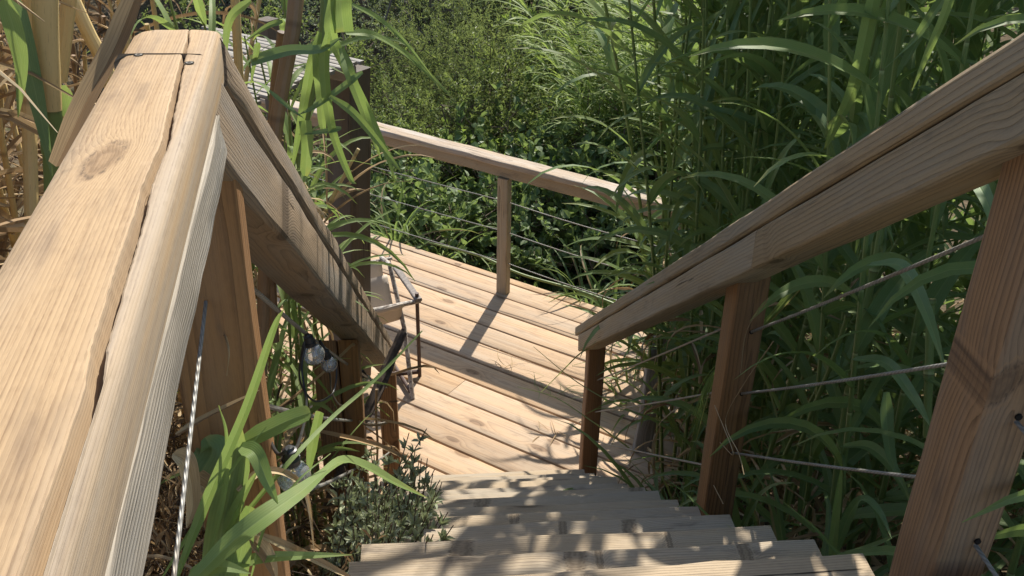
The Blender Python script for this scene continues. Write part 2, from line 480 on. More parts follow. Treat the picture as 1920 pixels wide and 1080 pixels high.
def canemat(name, c1, c2, node, spots=(0.10, 0.06, 0.03), pitch=0.2, spot=0.5):
    """a cane: colour shifts within each internode, paler ring at the node"""
    t = NT(name)
    gc = t.attr(); isl = t.island(); ob = t.objrand()
    u, v, wv = t.sep(gc)
    ph = t.math('FRACT', t.math('DIVIDE', u, pitch))
    nz = t.noise(t.comb(t.math('MULTIPLY', u, 9.0), t.math('MULTIPLY', v, 5.0), t.math('MULTIPLY_ADD', ob, 20.0, wv)), 1.0, 4)
    c = t.mix(t.math('ADD', t.math('MULTIPLY', nz, 0.7), t.math('MULTIPLY', ph, 0.3)), c1, c2)
    fine = t.noise(t.comb(t.math('MULTIPLY', u, 20.0), t.math('MULTIPLY', v, 40.0), t.math('MULTIPLY', wv, 40.0)), 1.0, 3)
    c = t.mix(t.mapr(fine, 0.4, 0.7, 0.0, 0.22), c, c2)
    sp = t.noise(t.comb(t.math('MULTIPLY', u, 60.0), t.math('MULTIPLY', v, 20.0), t.math('MULTIPLY', wv, 20.0)), 1.0, 3)
    c = t.mix(t.math('MULTIPLY', t.mapr(sp, 0.60, 0.72), spot), c, spots)
    c = t.mix(t.math('MULTIPLY', t.mapr(ph, 0.94, 0.99), 0.7), c, node)
    c = t.mix(t.math('MULTIPLY', t.mapr(ph, 0.05, 0.0), 0.5), c, spots)
    return t.finish(t.bsdf(c, 0.5, None, 0.35))

def plain(name, c, rough=0.5, spec=0.4, metal=0.0, nscale=40, namt=0.25, c2=None):
    t = NT(name)
    pos = t.n('ShaderNodeTexCoord').outputs['Object']
    nz = t.noise(pos, nscale, 4, 0.6)
    cc = t.mix(t.mapr(nz, 0.35, 0.7, 0.0, namt), c, c2 if c2 else tuple(q * 0.45 for q in c))
    return t.finish(t.bsdf(cc, rough, t.bump(nz, 0.2, 0.001), spec, metal))

M_BIG = wood('wood_handrail_sunlit', (0.43, 0.295, 0.165), (0.21, 0.125, 0.062), (0.33, 0.27, 0.205), 0.45, 0.0021, 0.36, knot_p=0.0,
             crack=0.9, bump=0.3, vary=0.0, knots=((0.685, -0.055, 0.036, 0.0115),), stain=0.6, pith=0.03, fibre=0.8, wander=0.10, edge_grey=(-0.026, -0.004), core_amt=0.7, streak=0.7)
M_BIGS = wood('wood_handrail_side', (0.38, 0.33, 0.265), (0.15, 0.125, 0.10), (0.34, 0.34, 0.33), 0.55, 0.0036, 0.75, knot_p=0.1,
              crack=0.6, bump=0.9, vary=0.04, stain=0.4, pith=0.02, fibre=0.4)
M_RAIL = wood('wood_stair_rail', (0.36, 0.27, 0.165), (0.13, 0.093, 0.055), (0.30, 0.265, 0.205), 0.6, 0.0085, 0.9, knot_scale=(3.2, 5.5), knot_p=0.16,
              crack=0.7, bump=0.9, vary=0.14, stain=0.5, fibre=0.5)
M_RAILD = wood('wood_old_rail', (0.25, 0.185, 0.125), (0.085, 0.062, 0.043), (0.20, 0.185, 0.165), 0.6, 0.0045, 0.85, knot_scale=(3.2, 5.5), knot_p=0.16,
               crack=0.9, bump=1.0, vary=0.14, stain=0.55, fibre=0.5)
M_POST = wood('wood_post', (0.30, 0.16, 0.072), (0.10, 0.047, 0.02), (0.19, 0.14, 0.10), 0.35, 0.0085, 0.95, knot_scale=(3.2, 5.0), knot_p=0.2,
              crack=0.6, bump=0.8, vary=0.12, stain=0.5, fibre=0.45)
M_POSTN = wood('wood_near_post', (0.30, 0.175, 0.09), (0.105, 0.056, 0.028), (0.21, 0.165, 0.125), 0.45, 0.0075, 0.9, knot_p=0.0,
               crack=0.6, bump=0.8, vary=0.0, stain=0.5, fibre=0.45, knots=((101.15, -0.024, 0.036, 0.022), (100.55, 0.03, 0.01, 0.006)), core_amt=0.55)
TREAD_B = lambda k: 4.1227 - 0.23662 * k
TREAD_Z = lambda k: 0.19526 + 0.17799 * k
def tread_knots():
    out = []
    for px, py, su, sv in ((969, 972, .016, .075), (1056, 987, .012, .07), (1182, 995, .022, .075), (1077, 1040, .026, .085), (1120, 1037, .009, .09), (861, 1032, .03, .07),
                           (1398, 1043, .015, .085), (1190, 919, .03, .05), (1250, 1010, .008, .07), (905, 945, .03, .05)):
        for k in range(13, -1, -1):
            p = at_z(px, py, TREAD_Z(k)); pa_, pb_ = float(p @ E_), float(p @ HD)
            if TREAD_B(k) - 0.27 <= pb_ <= TREAD_B(k):
                out.append((100 + 2 * k + pa_ + 0.19, pb_ - TREAD_B(k) + 0.135, su, sv)); break
    return tuple(out)
M_TREAD = wood('wood_tread', (0.38, 0.30, 0.21), (0.15, 0.112, 0.076), (0.31, 0.28, 0.235), 0.6, 0.0048, 0.5, knot_scale=(2.0, 4.2), knot_p=0.15,
               crack=1.0, bump=1.0, vary=0.12, stain=0.75, fibre=0.55, knots=tread_knots(), core_amt=0.75)
M_DECK = wood('wood_deck', (0.45, 0.305, 0.185), (0.23, 0.14, 0.08), (0.37, 0.315, 0.25), 0.42, 0.0085, 0.6, knot_scale=(2.4, 6.0), knot_p=0.30,
              crack=0.4, bump=0.5, vary=0.13, stain=0.55, fibre=0.45)
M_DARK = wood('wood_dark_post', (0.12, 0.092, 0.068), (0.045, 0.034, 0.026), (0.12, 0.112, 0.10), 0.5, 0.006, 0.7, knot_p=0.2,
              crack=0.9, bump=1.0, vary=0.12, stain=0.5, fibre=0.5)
M_FAR = wood('wood_far_rail', (0.43, 0.33, 0.235), (0.18, 0.125, 0.085), (0.44, 0.41, 0.37), 0.65, 0.006, 0.7, knot_p=0.25,
             crack=1.0, bump=1.0, vary=0.06, stain=0.6, fibre=0.6)
M_SILVER = wood('wood_silver', (0.32, 0.285, 0.235), (0.14, 0.12, 0.095), (0.33, 0.315, 0.285), 0.7, 0.006, 0.7, knot_p=0.25,
                crack=1.0, bump=1.0, vary=0.16, stain=0.4, fibre=0.5)
M_REED = leafmat('reed_leaf', (0.10, 0.18, 0.07), (0.19, 0.27, 0.10), tip=(0.34, 0.30, 0.10), tip_amt=0.6, dry=(0.30, 0.22, 0.12), dry_p=0.05)
M_REEDL = leafmat('young_reed_leaf', (0.18, 0.27, 0.085), (0.26, 0.35, 0.13), tip=(0.42, 0.38, 0.10), tip_amt=0.7, trans=0.45, dry=(0.38, 0.28, 0.14), dry_p=0.04)
M_REEDS = leafmat('reed_leaf_bluegreen', (0.12, 0.205, 0.09), (0.18, 0.275, 0.12), tip=(0.36, 0.33, 0.14), tip_amt=0.5, trans=0.3)  # bluer green reed leaf, less translucent
M_BUSH = leafmat('bush_leaf', (0.12, 0.17, 0.055), (0.24, 0.28, 0.11), tip_amt=0.15, trans=0.42, rough=0.5, vein=0.2)
M_BROAD = leafmat('broad_leaf', (0.13, 0.20, 0.085), (0.21, 0.29, 0.13), tip_amt=0.1, trans=0.42, rough=0.5, vein=0.45, spec=0.3)
M_BRIGHT = leafmat('bright_leaf', (0.15, 0.25, 0.045), (0.24, 0.34, 0.075), tip_amt=0.1, trans=0.5, rough=0.4)
M_PALE = leafmat('pale_reed_leaf', (0.24, 0.34, 0.09), (0.36, 0.45, 0.15), tip=(0.45, 0.42, 0.16), tip_amt=0.5, trans=0.45)
M_OLIVE = leafmat('silver_leaf', (0.24, 0.27, 0.17), (0.36, 0.38, 0.27), tip_amt=0.0, trans=0.25, rough=0.5, vein=0.15)
M_WILLOW = leafmat('narrow_leaf', (0.18, 0.22, 0.095), (0.30, 0.33, 0.16), tip_amt=0.2, trans=0.4, rough=0.45)
M_SALT = leafmat('greygreen_leaf', (0.34, 0.38, 0.25), (0.50, 0.53, 0.38), tip=(0.16, 0.12, 0.06), tip_amt=0.3, trans=0.25, rough=0.5, vein=0.3)
M_DRY = drymat('dry_leaf', (0.26, 0.165, 0.085), (0.44, 0.30, 0.155), (0.60, 0.47, 0.28))
M_DRYD = drymat('dead_leaf', (0.09, 0.06, 0.035), (0.16, 0.105, 0.06), (0.27, 0.19, 0.11))
M_CANEG = canemat('green_cane', (0.13, 0.19, 0.05), (0.20, 0.25, 0.08), (0.38, 0.42, 0.20))
M_CANED = canemat('dry_cane', (0.70, 0.53, 0.25), (0.52, 0.35, 0.14), (0.30, 0.19, 0.09))
M_CANEB = canemat('brown_cane', (0.30, 0.19, 0.10), (0.19, 0.115, 0.06), (0.14, 0.085, 0.045))
M_TWIG = plain('twig_bark', (0.16, 0.12, 0.09), 0.8, 0.2)
M_BARK = plain('bark', (0.13, 0.10, 0.075), 0.9, 0.2)
M_STICK = plain('dead_stem', (0.12, 0.09, 0.07), 0.8, 0.2, nscale=60, namt=0.7, c2=(0.04, 0.03, 0.025))
def cablemat():
    t = NT('steel_cable')
    u, v, wv = t.sep(t.attr())
    an = t.math('ARCTAN2', wv, v)
    st = t.math('MULTIPLY_ADD', t.math('SINE', t.math('MULTIPLY_ADD', an, 3.0, t.math('MULTIPLY', u, 420.0))), 0.5, 0.5)
    dirt = t.noise(t.comb(t.math('MULTIPLY', u, 14.0), v, wv), 1.0, 4)
    c = t.mix(st, (0.20, 0.195, 0.18), (0.29, 0.285, 0.265))
    c = t.mix(t.mapr(dirt, 0.45, 0.7, 0.0, 0.6), c, (0.17, 0.13, 0.09))
    return t.finish(t.bsdf(c, 0.55, t.bump(st, 0.6, 0.001), 0.4, 0.3))
M_WIRE = cablemat()
M_SCREW = plain('screw_steel', (0.20, 0.18, 0.15), 0.7, 0.3, 0.0, nscale=200)
M_HOLE = plain('screw_recess', (0.02, 0.016, 0.013), 0.9, 0.1)
M_BLACK = plain('black_rubber', (0.018, 0.019, 0.021), 0.4, 0.5)
M_SLING = plain('sling_fabric', (0.56, 0.49, 0.42), 0.9, 0.1, nscale=120, namt=0.1)
M_WHITE = plain('chipped_white_paint', (0.50, 0.46, 0.41), 0.6, 0.3, nscale=45, namt=0.95, c2=(0.11, 0.07, 0.05))
M_ARM = plain('weathered_arm_wood', (0.26, 0.23, 0.21), 0.7, 0.2, nscale=60, namt=0.7)
M_BROWN = plain('dark_chair_wood', (0.085, 0.05, 0.04), 0.5, 0.4, nscale=50, namt=0.6)

def glassmat():
    t = NT('bulb_glass')
    b = t.n('ShaderNodeBsdfTransparent'); b.inputs['Color'].default_value = (0.90, 0.92, 0.91, 1)
    g = t.n('ShaderNodeBsdfGlossy'); g.inputs['Roughness'].default_value = 0.06
    dn = t.n('ShaderNodeBsdfDiffuse'); dn.inputs[0].default_value = (0.75, 0.76, 0.74, 1)
    lw = t.n('ShaderNodeLayerWeight'); lw.inputs[0].default_value = 0.35
    m1 = t.n('ShaderNodeMixShader'); m1.inputs[0].default_value = 0.2
    t.t.links.new(b.outputs[0], m1.inputs[1]); t.t.links.new(dn.outputs[0], m1.inputs[2])
    mx = t.n('ShaderNodeMixShader'); t.put(mx.inputs[0], t.math('MULTIPLY_ADD', lw.outputs['Fresnel'], 0.8, 0.06, clamp=True))
    t.t.links.new(m1.outputs[0], mx.inputs[1]); t.t.links.new(g.outputs[0], mx.inputs[2])
    return t.finish(mx.outputs[0])
M_GLASS = glassmat()
M_FIL = plain('filament', (0.75, 0.55, 0.25), 0.4, 0.5, nscale=10)

def groundmat():
    t = NT('soil')
    pos = t.n('ShaderNodeNewGeometry').outputs['Position']
    a = t.noise(pos, 1.3, 5); b = t.noise(pos, 14.0, 4)
    c = t.ramp(a, [(0.3, (0.05, 0.04, 0.025)), (0.55, (0.10, 0.075, 0.045)), (0.75, (0.06, 0.075, 0.025))])
    c = t.mix(t.mapr(b, 0.5, 0.7, 0, 0.7), c, (0.20, 0.15, 0.09))
    return t.finish(t.bsdf(c, 0.95, t.bump(b, 0.8, 0.03), 0.1))
M_SOIL = groundmat()

# ------------------------------------------------------------------ ground
def make_ground():
    q = np.concatenate([np.linspace(-400, -20, 12), np.linspace(-18, 18, 90), np.linspace(20, 400, 12)])
    X, Y = np.meshgrid(q, q + 4, indexing='ij')
    V = np.column_stack([X.ravel(), Y.ravel(), ground(X, Y).ravel()])
    n = len(q)
    i = np.arange(n - 1)
    A, B = np.meshgrid(i, i, indexing='ij')
    a = (A * n + B).ravel()
    mb = MB(); mb.add(V, np.column_stack([a, a + n, a + n + 1, a + 1]))
    tag(mb.build('ground', M_SOIL), kind='structure')
make_ground()

# ------------------------------------------------------------------ deck
def make_deck():
    mb = MB()
    pitch = 0.2068
    n = 5.556
    rows = []
    rows.append((5.560, 5.626))
    while n > 2.7:
        rows.append((n - pitch + 0.0070, n - 0.0070)); n -= pitch
    for k, (n0, n1) in enumerate(rows):
        t0, t1 = 1.55, 6.6
        cuts = [t0]
        q = t0 + rng.uniform(0.9, 3.4)
        while q < t1 - 0.5:
            cuts.append(q); q += rng.uniform(2.4, 3.8)
        cuts.append(t1)
        for a, b in zip(cuts[:-1], cuts[1:]):
            dz = rng.normal(0, 0.0012)
            board(mb, D((n0 + n1) / 2, a + 0.001, -0.017 + dz), D((n0 + n1) / 2, b - 0.001, -0.017 + dz), DN * (n1 - n0), Z * 0.034, ch=0.004,
                  segs=max(3, int((b - a) / 0.25)), jit=0.0007)
    for t_ in np.arange(1.7, 6.6, 0.6):                 # joists under the boards
        board(mb, D(2.75, t_, -0.105), D(5.60, t_, -0.105), DT * 0.06, Z * 0.12, segs=4)
    board(mb, D(5.600, 1.56, -0.12), D(5.600, 6.59, -0.12), DN * 0.03, Z * 0.15, segs=6)
    o = mb.build('deck', M_DECK, smooth=False)
    tag(o, kind='structure')
make_deck()

# ------------------------------------------------------------------ landing the photographer stands on
def make_landing():
    mb = MB()
    b = 1.04
    while b > -2.2:
        board(mb, S(-0.33, b - 0.1, 2.50), S(0.95, b - 0.1, 2.50), HD * 0.19, Z * 0.04, segs=5)
        b -= 0.2
    for a in (-0.25, 0.3, 0.85):
        board(mb, S(a, 1.02, 2.41), S(a, -2.2, 2.41), E_ * 0.06, Z * 0.13, segs=4)
    tag(mb.build('landing', M_TREAD, smooth=False), kind='structure')
make_landing()

# ------------------------------------------------------------------ screws
def screw_mb(p, nrm, r=0.0065):
    """countersunk screw head with a dark drive recess"""
    nrm = unit(nrm); u = unit(np.cross(nrm, [0.3, 0.9, 0.2])); v = np.cross(nrm, u)
    mb = MB(); ns = 14
    ang = np.arange(ns) / ns * 2 * PI
    c = np.cos(ang)[:, None] * u + np.sin(ang)[:, None] * v
    rings = [(r * 1.4, 0.0004, 1), (r * 1.02, 0.0005, 1), (r, 0.0006, 0), (r * 0.9, 0.0007, 0), (r * 0.52, 0.0007, 0), (r * 0.46, 0.0008, 1), (r * 0.12, 0.0008, 1)]
    V = np.concatenate([p + nrm * h + c * rr for rr, h, _ in rings])
    for i in range(len(rings) - 1):
        F = np.array([(i * ns + j, i * ns + (j + 1) % ns, (i + 1) * ns + (j + 1) % ns, (i + 1) * ns + j) for j in range(ns)])
        mb.add(V, F, None, rings[i + 1][2])
    mb.add(V[-ns:], [list(range(ns))], None, 1)
    return mb

# ------------------------------------------------------------------ staircase
def make_stairs():
    root = empty('staircase', S(0.3, 2.6, 0.9), 'grey weathered wooden staircase of narrow treads running down to the deck', 'stairs')
    for k in range(14):
        b = 4.1227 - 0.23662 * k; z = 0.19526 + 0.17799 * k
        mb = MB()
        ja, jb = rng.normal(0, 0.006), rng.normal(0, 0.003)
        board(mb, S(-0.19 + ja * 0.5, b + jb - 0.135, z - 0.022), S(0.79 + ja, b + jb - 0.135 + 0.006 * rng.normal(), z - 0.022), HD * 0.27, Z * 0.044, ch=0.006, segs=14, jit=0.0016, go=(100.0 + 2 * k, 0.0, 0.0))
        o = part(mb, 'tread', M_TREAD, root, smooth=False)
        for a in (0.745 + rng.normal(0, 0.006), -0.15):
            for q in (0.13,):
                s = part(screw_mb(S(a, b - q + rng.normal(0, 0.012), z), Z, 0.0085), 'screw', [M_SCREW, M_HOLE], root, True)
                s.parent = o
                s.location = (0, 0, 0)
    for a in (-0.16, 0.755):
        mb = MB()
        p0 = S(a, 4.30, -0.03); p1 = S(a, 0.98, 2.47)
        dd = unit(p1 - p0); up = unit(Z - dd * (Z @ dd))
        board(mb, p0 - up * 0.16, p1 - up * 0.16, E_ * 0.045, up * 0.22, segs=8, cut0=Z)
        part(mb, 'stringer', M_RAILD, root, False)
make_stairs()

def post(mb, a0, a1, b0, b1, z0, z1, lean=(0, 0), ch=0.006, segs=12):
    ca, cb = (a0 + a1) / 2, (b0 + b1) / 2
    board(mb, S(ca, cb, z0), S(ca + lean[0], cb + lean[1], z1), E_ * (a1 - a0), HD * (b1 - b0), ch=ch, segs=segs)

def cable(mb, p0, p1, r=0.0036, sag=0.004, n=18):
    t = np.linspace(0, 1, n)[:, None]
    pts = np.asarray(p0) * (1 - t) + np.asarray(p1) * t - Z * sag * np.sin(PI * t)
    tube(mb, pts, r, 8)

# ------------------------------------------------------------------ right stair railing
def make_right_railing():
    root = empty('stair_railing', S(0.8, 2.6, 0.9), 'brown two-board handrail on square posts along the right side of the stairs, strung with cables', 'stair railing')
    zl = lambda b: 0.919 + 0.745 * (4.41 - b)
    dd = unit(S(0, -1, 0.745)); up = unit(Z - dd * (Z @ dd))
    ac = 0.785
    HW = 0.10
    b1 = 0.75
    top0 = S(ac, 4.405, zl(4.405)); top1 = S(ac, b1, zl(b1))
    mb = MB(); board(mb, top0 - up * 0.023, top1 - up * 0.023, E_ * HW, up * 0.046, ch=0.007, segs=40, cut0=unit(HD * 0.8 - Z * 0.2))
    part(mb, 'rail_cap', M_RAIL, root)
    # the lower board is butted from two lengths
    bj = 2.03
    lo = lambda b: S(ac + 0.002, b, zl(b)) - up * (0.0485 + 0.0425)
    for x0, x1, c0 in ((4.36, bj + 0.0015, unit(HD * 0.8 - Z * 0.2)), (bj - 0.0015, b1, unit(HD * 0.95 + E_ * 0.2))):
        mb = MB(); board(mb, lo(x0), lo(x1), E_ * (HW - 0.004), up * 0.085, ch=0.007, segs=22, cut0=c0, cut1=unit(HD * 0.95 + E_ * 0.2) if x1 > 1 else None)
        part(mb, 'rail_board', M_RAIL, root)
    for b0, b1_, z0 in ((4.20, 4.29, -0.3), (2.17, 2.26, 0.6), (1.09, 1.21, 1.7)):
        mb = MB()
        zt = zl(b0) - 0.172
        ca = 0.823
        top = S(ca, (b0 + b1_) / 2, zt); bot = S(ca, (b0 + b1_) / 2, z0)
        near = b0 < 1.5
        board(mb, bot, top, E_ * 0.088, HD * (b1_ - b0), ch=0.007, segs=16, cut1=up, go=(100.0, 0.0, 0.0) if near else None)
        part(mb, 'post', M_POSTN if near else M_POST, root)
    A = 0.835
    W = [((4.20, .322), (2.26, 1.735), (2.17, 1.865), (1.21, 2.575)),
         ((4.20, .515), (2.26, 2.02), (2.17, 2.07), (1.21, 2.815)),
         ((4.20, .72), (2.26, 2.25), (2.17, 2.27), (1.21, 3.05))]
    for wv in W:
        mb = MB()
        cable(mb, S(A, *wv[0]), S(A, *wv[1])); cable(mb, S(A, *wv[2]), S(A, *wv[3]))
        z = wv[3][1]
        cable(mb, S(A, 1.10, z - 0.03), S(A + 0.02, -1.0, z - 0.05))
        part(mb, 'cable', M_WIRE, root)
        mb = MB()
        for b in (2.168, 1.088):
            c = S(A, b, np.interp(b, [1.088, 2.168], [z - 0.02, wv[2][1]]))
            tube(mb, [c + HD * 0.001, c - HD * 0.002], [0.0056, 0.0052], 10)
        part(mb, 'cable_hole', M_HOLE, root)
make_right_railing()

# ------------------------------------------------------------------ left stair railing
def make_left_railing():
    root = empty('stair_railing', S(-0.26, 2.6, 0.9), 'dark weathered two-board handrail sloping down the left side of the stairs to the deck', 'stair railing')
    zl = lambda b: 0.873 + 0.7515 * (4.352 - b)
    dd = unit(S(0, -1, 0.753)); up = unit(Z - dd * (Z @ dd))
    ac = -0.258
    mb = MB()
    board(mb, S(ac, 4.352, zl(4.352)) - up * 0.022, S(ac, 1.048, zl(1.048)) - up * 0.022, E_ * 0.095, up * 0.044, ch=0.008, segs=40, cut0=unit(HD * 0.9 + Z * 0.1), cut1=HD, jit=0.0015)
    part(mb, 'rail_cap', M_RAILD, root)
    mb = MB()
    board(mb, S(ac + 0.002, 4.32, zl(4.32)) - up * 0.091, S(ac + 0.002, 1.007, zl(1.007)) - up * 0.091, E_ * 0.091, up * 0.088, ch=0.008, segs=40, cut0=unit(HD * 0.9 + Z * 0.1), cut1=HD, jit=0.0012)
    part(mb, 'rail_board', M_RAILD, root)
    for (a0, a1, b0, b1, z0) in ((-0.385, -0.308, 2.62, 2.71, 0.2), (-0.304, -0.242, 2.62, 2.70, 0.2), (-0.305, -0.212, 4.28, 4.36, -0.3)):
        mb = MB()
        ca, cb = (a0 + a1) / 2, (b0 + b1) / 2
        board(mb, S(ca, cb, z0), S(ca, cb, zl(cb) - 0.175), E_ * (a1 - a0), HD * (b1 - b0), segs=14, cut1=up)
        part(mb, 'post', M_POST, root)
    mb = MB(); board(mb, S(-0.268, 1.036, 1.6), S(-0.2625, 1.036, 3.2535), E_ * 0.098, HD * 0.044, segs=20)
    part(mb, 'post', M_POST, root)
    for z in (0.24, 0.44, 0.66):
        mb = MB(); cable(mb, S(-0.275, 1.06, 2.46 + z), S(-0.28, 2.62, 1.25 + z), 0.0045, 0.01)
        cable(mb, S(-0.27, 2.72, 1.17 + z), S(-0.26, 4.28, 0.0 + z), 0.004, 0.01)
        part(mb, 'cable', M_WIRE, root)
make_left_railing()

# ------------------------------------------------------------------ landing railing: the wide sunlit rail at the left
CRK_B = [-1.2, 0.20, 0.275, 0.31, 0.346, 0.381, 0.431, 0.48, 0.552, 0.633, 0.725, 0.799, 0.937, 1.044]
CRK_A = [-0.02, -0.139, -0.143, -0.148, -0.155, -0.159, -0.167, -0.173, -0.183, -0.192, -0.200, -0.211, -0.230, -0.246]
def make_landing_rail():
    root = empty('landing_railing', S(-0.2, 0.5, 2.5), 'wide sunlit tan handrail with a long crack and a knot, in the left foreground', 'railing')
    ar = lambda b: -0.21 + 0.097 * (1.0 - b)
    mb = MB(); V = []; G = []
    bs = np.concatenate([np.linspace(-1.2, 0.15, 10)[:-1], np.linspace(0.15, 1.048, 220)])
    K = None
    rw = 0.0; rw2 = 0.0
    for b in bs:
        rw = rw * 0.93 + rng.normal(0, 0.00022); rw2 = rw2 * 0.9 + rng.normal(0, 0.0001)
        vc = np.interp(b, CRK_B, CRK_A) - ar(b) + rw
        vc = min(max(vc, -0.06), -0.0095)
        if b < 0.2: vc = -0.0095
        hw = np.interp(b, [0.2, 0.45, 0.75, 0.95, 1.044], [0.0040, 0.0037, 0.0030, 0.0019, 0.0006]) + abs(rw2)
        depth = np.interp(b, [0.2, 0.9, 1.044], [0.020, 0.016, 0.004])
        LW = -0.090
        pr = [(LW, -0.055), (LW, -0.020), (LW + 0.001, -0.011), (LW + 0.004, -0.004), (LW + 0.010, -0.0008), (LW + 0.018, 0)]
        x0 = LW + 0.018; x1 = vc - hw
        pr += [(x0 + (x1 - x0) * q, 0.0) for q in (0.2, 0.4, 0.6, 0.8)]
        pr += [(x1 - 0.0012, 0.0), (x1, -0.0008), (vc - hw * 0.5, -depth * 0.7), (vc, -depth), (vc + hw * 0.5, -depth * 0.7), (vc + hw, -0.0008)]
        y1 = -0.0045
        xr = min(vc + hw + 0.0012, -0.0052)
        pr += [(xr, -0.0002 if xr > -0.009 else 0.0), (xr + (y1 - xr) * 0.35, -0.0004), (xr + (y1 - xr) * 0.7, -0.001), (y1, -0.002), (-0.0018, -0.005), (0, -0.010), (0, -0.032), (-0.0015, -0.052), (-0.005, -0.055)]
        pr = np.array(pr)
        pr[:, 1] += np.where(pr[:, 1] > -0.003, rng.normal(0, 0.00012, len(pr)), 0)
        if b > 1.03:                                    # the worn rounded far corners
            e = (b - 1.03) / 0.018
            pr[:, 1] -= np.where(pr[:, 1] > -0.02, 0.0015 * e * e, 0)
            pr[:, 0] = np.where(pr[:, 0] < -0.06, pr[:, 0] + 0.012 * e * e * np.clip((-0.06 - pr[:, 0]) / 0.03, 0, 1), pr[:, 0])
        K = len(pr)
        P = S(0, b, 3.37) + (E_ * ar(b))[None] + pr[:, :1] * E_ + pr[:, 1:] * Z
        V.append(P); G.append(np.column_stack([np.full(K, b), pr[:, 0], pr[:, 1]]))
    V = np.concatenate(V); G = np.concatenate(G); n = len(bs)
    F = [(i * K + j, (i + 1) * K + j, (i + 1) * K + (j + 1) % K, i * K + (j + 1) % K) for i in range(n - 1) for j in range(K)]
    mb.add(V, np.array(F), G)
    ge = G[-K:].copy(); ge[:, 0] += 3.3
    mb.add(V[-K:], [list(range(K))], ge)
    part(mb, 'rail_cap', M_BIG, root)
    mb = MB()
    board(mb, S(ar(-1.2) - 0.044, -1.2, 3.283), S(ar(1.046) - 0.044, 1.046, 3.283), E_ * 0.083, Z * 0.058, ch=0.006, segs=40, jit=0.001, go=(3.0, 0.0, 0.0), cut1=HD, cut0=HD)
    part(mb, 'rail_board', M_BIGS, root)
    for px, py in ((260, 103), (355, 118)):
        p = at_z(px, py, 3.3703)
        part(screw_mb(p, Z, 0.0034), 'screw', [M_SCREW, M_HOLE], root)
    for z in (2.93,):
        mb = MB(); p0 = at_b(386, 566, 1.01)
        cable(mb, p0, p0 + (at_b(333, 1010, 0.68) - p0) * 4.0, 0.0022, 0.004)
        part(mb, 'cable', M_WIRE, root)
make_landing_rail()

# ------------------------------------------------------------------ far deck railing
def make_far_railing():
    root = empty('deck_railing', D(5.43, 3.5, 0), 'bleached rough-topped rail on a slim post with wires along the deck far edge', 'railing')
    mb = MB()
    board(mb, D(5.432, 2.10, 1.035), D(5.432, 6.0, 1.045), DN * 0.135, Z * 0.042, ch=0.008, segs=60, jit=0.0011)
    part(mb, 'rail_cap', M_FAR, root)
    mb = MB()
    board(mb, D(5.425, 2.15, 0.968), D(5.425, 6.0, 0.978), DN * 0.045, Z * 0.088, segs=30, jit=0.001)
    part(mb, 'rail_board', M_RAIL, root)
    mb = MB(); board(mb, D(5.413, 3.50, -0.25), D(5.413, 3.50, 0.925), DT * 0.088, DN * 0.06, segs=14)
    part(mb, 'post', M_RAIL, root)
    mb = MB(); board(mb, D(5.43, 2.12, -0.4), D(5.43, 2.12, 1.0), DT * 0.088, DN * 0.06, segs=10)
    part(mb, 'post', M_RAIL, root)
    for z in (0.745, 0.505, 0.255):
        mb = MB()
        cable(mb, D(5.41, 6.0, z - 0.02), D(5.41, 3.545, z), 0.0035, 0.012)
        cable(mb, D(5.41, 3.455, z), D(5.41, 2.17, z - 0.01), 0.0035, 0.014)
        part(mb, 'cable', M_WIRE, root)
make_far_railing()

# ------------------------------------------------------------------ tall dark posts, pergola roof
def make_pergola():
    root = empty('pergola', D(3.9, 3.7, 0), 'tall dark posts carrying a low roof of bleached laths, left of the deck', 'pergola')
    c = at_z(657, 725, 0.0)
    n0, t0 = float(c @ DN), float(c @ DT)
    def pst(nc, tc, wd, zt):
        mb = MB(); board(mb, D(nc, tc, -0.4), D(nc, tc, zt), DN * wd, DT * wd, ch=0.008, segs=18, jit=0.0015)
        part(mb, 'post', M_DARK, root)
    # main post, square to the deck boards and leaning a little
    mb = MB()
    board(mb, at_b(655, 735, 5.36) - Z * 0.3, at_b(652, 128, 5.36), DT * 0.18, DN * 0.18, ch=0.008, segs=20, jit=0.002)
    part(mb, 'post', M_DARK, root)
    pst(4.80, 5.05, 0.11, 1.93)
    # roof: a corner above the main post, laths along the deck-board direction
    p = at_z(672, 116, 2.16)
    u, v = DT, -DN
    for q in (0.05, 0.75):
        mb = MB(); board(mb, p + v * q - Z * 0.055, p + u * 1.05 + v * q - Z * 0.055, v * 0.06, Z * 0.08, segs=10)
        part(mb, 'beam', M_SILVER, root)
    mb = MB()
    for i in range(18):
        q = p + v * (0.045 * i)
        board(mb, q - u * 0.02 + u * rng.normal(0, 0.02), q + u * (1.1 + rng.normal(0, 0.03)) + Z * rng.normal(0, 0.004), v * 0.036, Z * 0.018, ch=0.004, segs=6, jit=0.001)
    part(mb, 'roof', M_SILVER, root)
make_pergola()

# ------------------------------------------------------------------ weathered plank beside the lower right post
def make_plank():
    mb = MB()
    p0 = at_b(1192, 915, 4.42); p1 = at_b(1236, 640, 4.75)
    d = unit(p1 - p0)
    board(mb, p0 - d * 0.3, p1 + d * 0.03, E_ * 0.105, unit(np.cross(d, E_)) * 0.06, ch=0.012, segs=18, jit=0.003)
    o = mb.build('plank', M_SILVER, origin=p0)
    tag(o, 'grey weathered plank leaning upright at the deck edge behind the lowest right-hand stair post', 'plank')
make_plank()

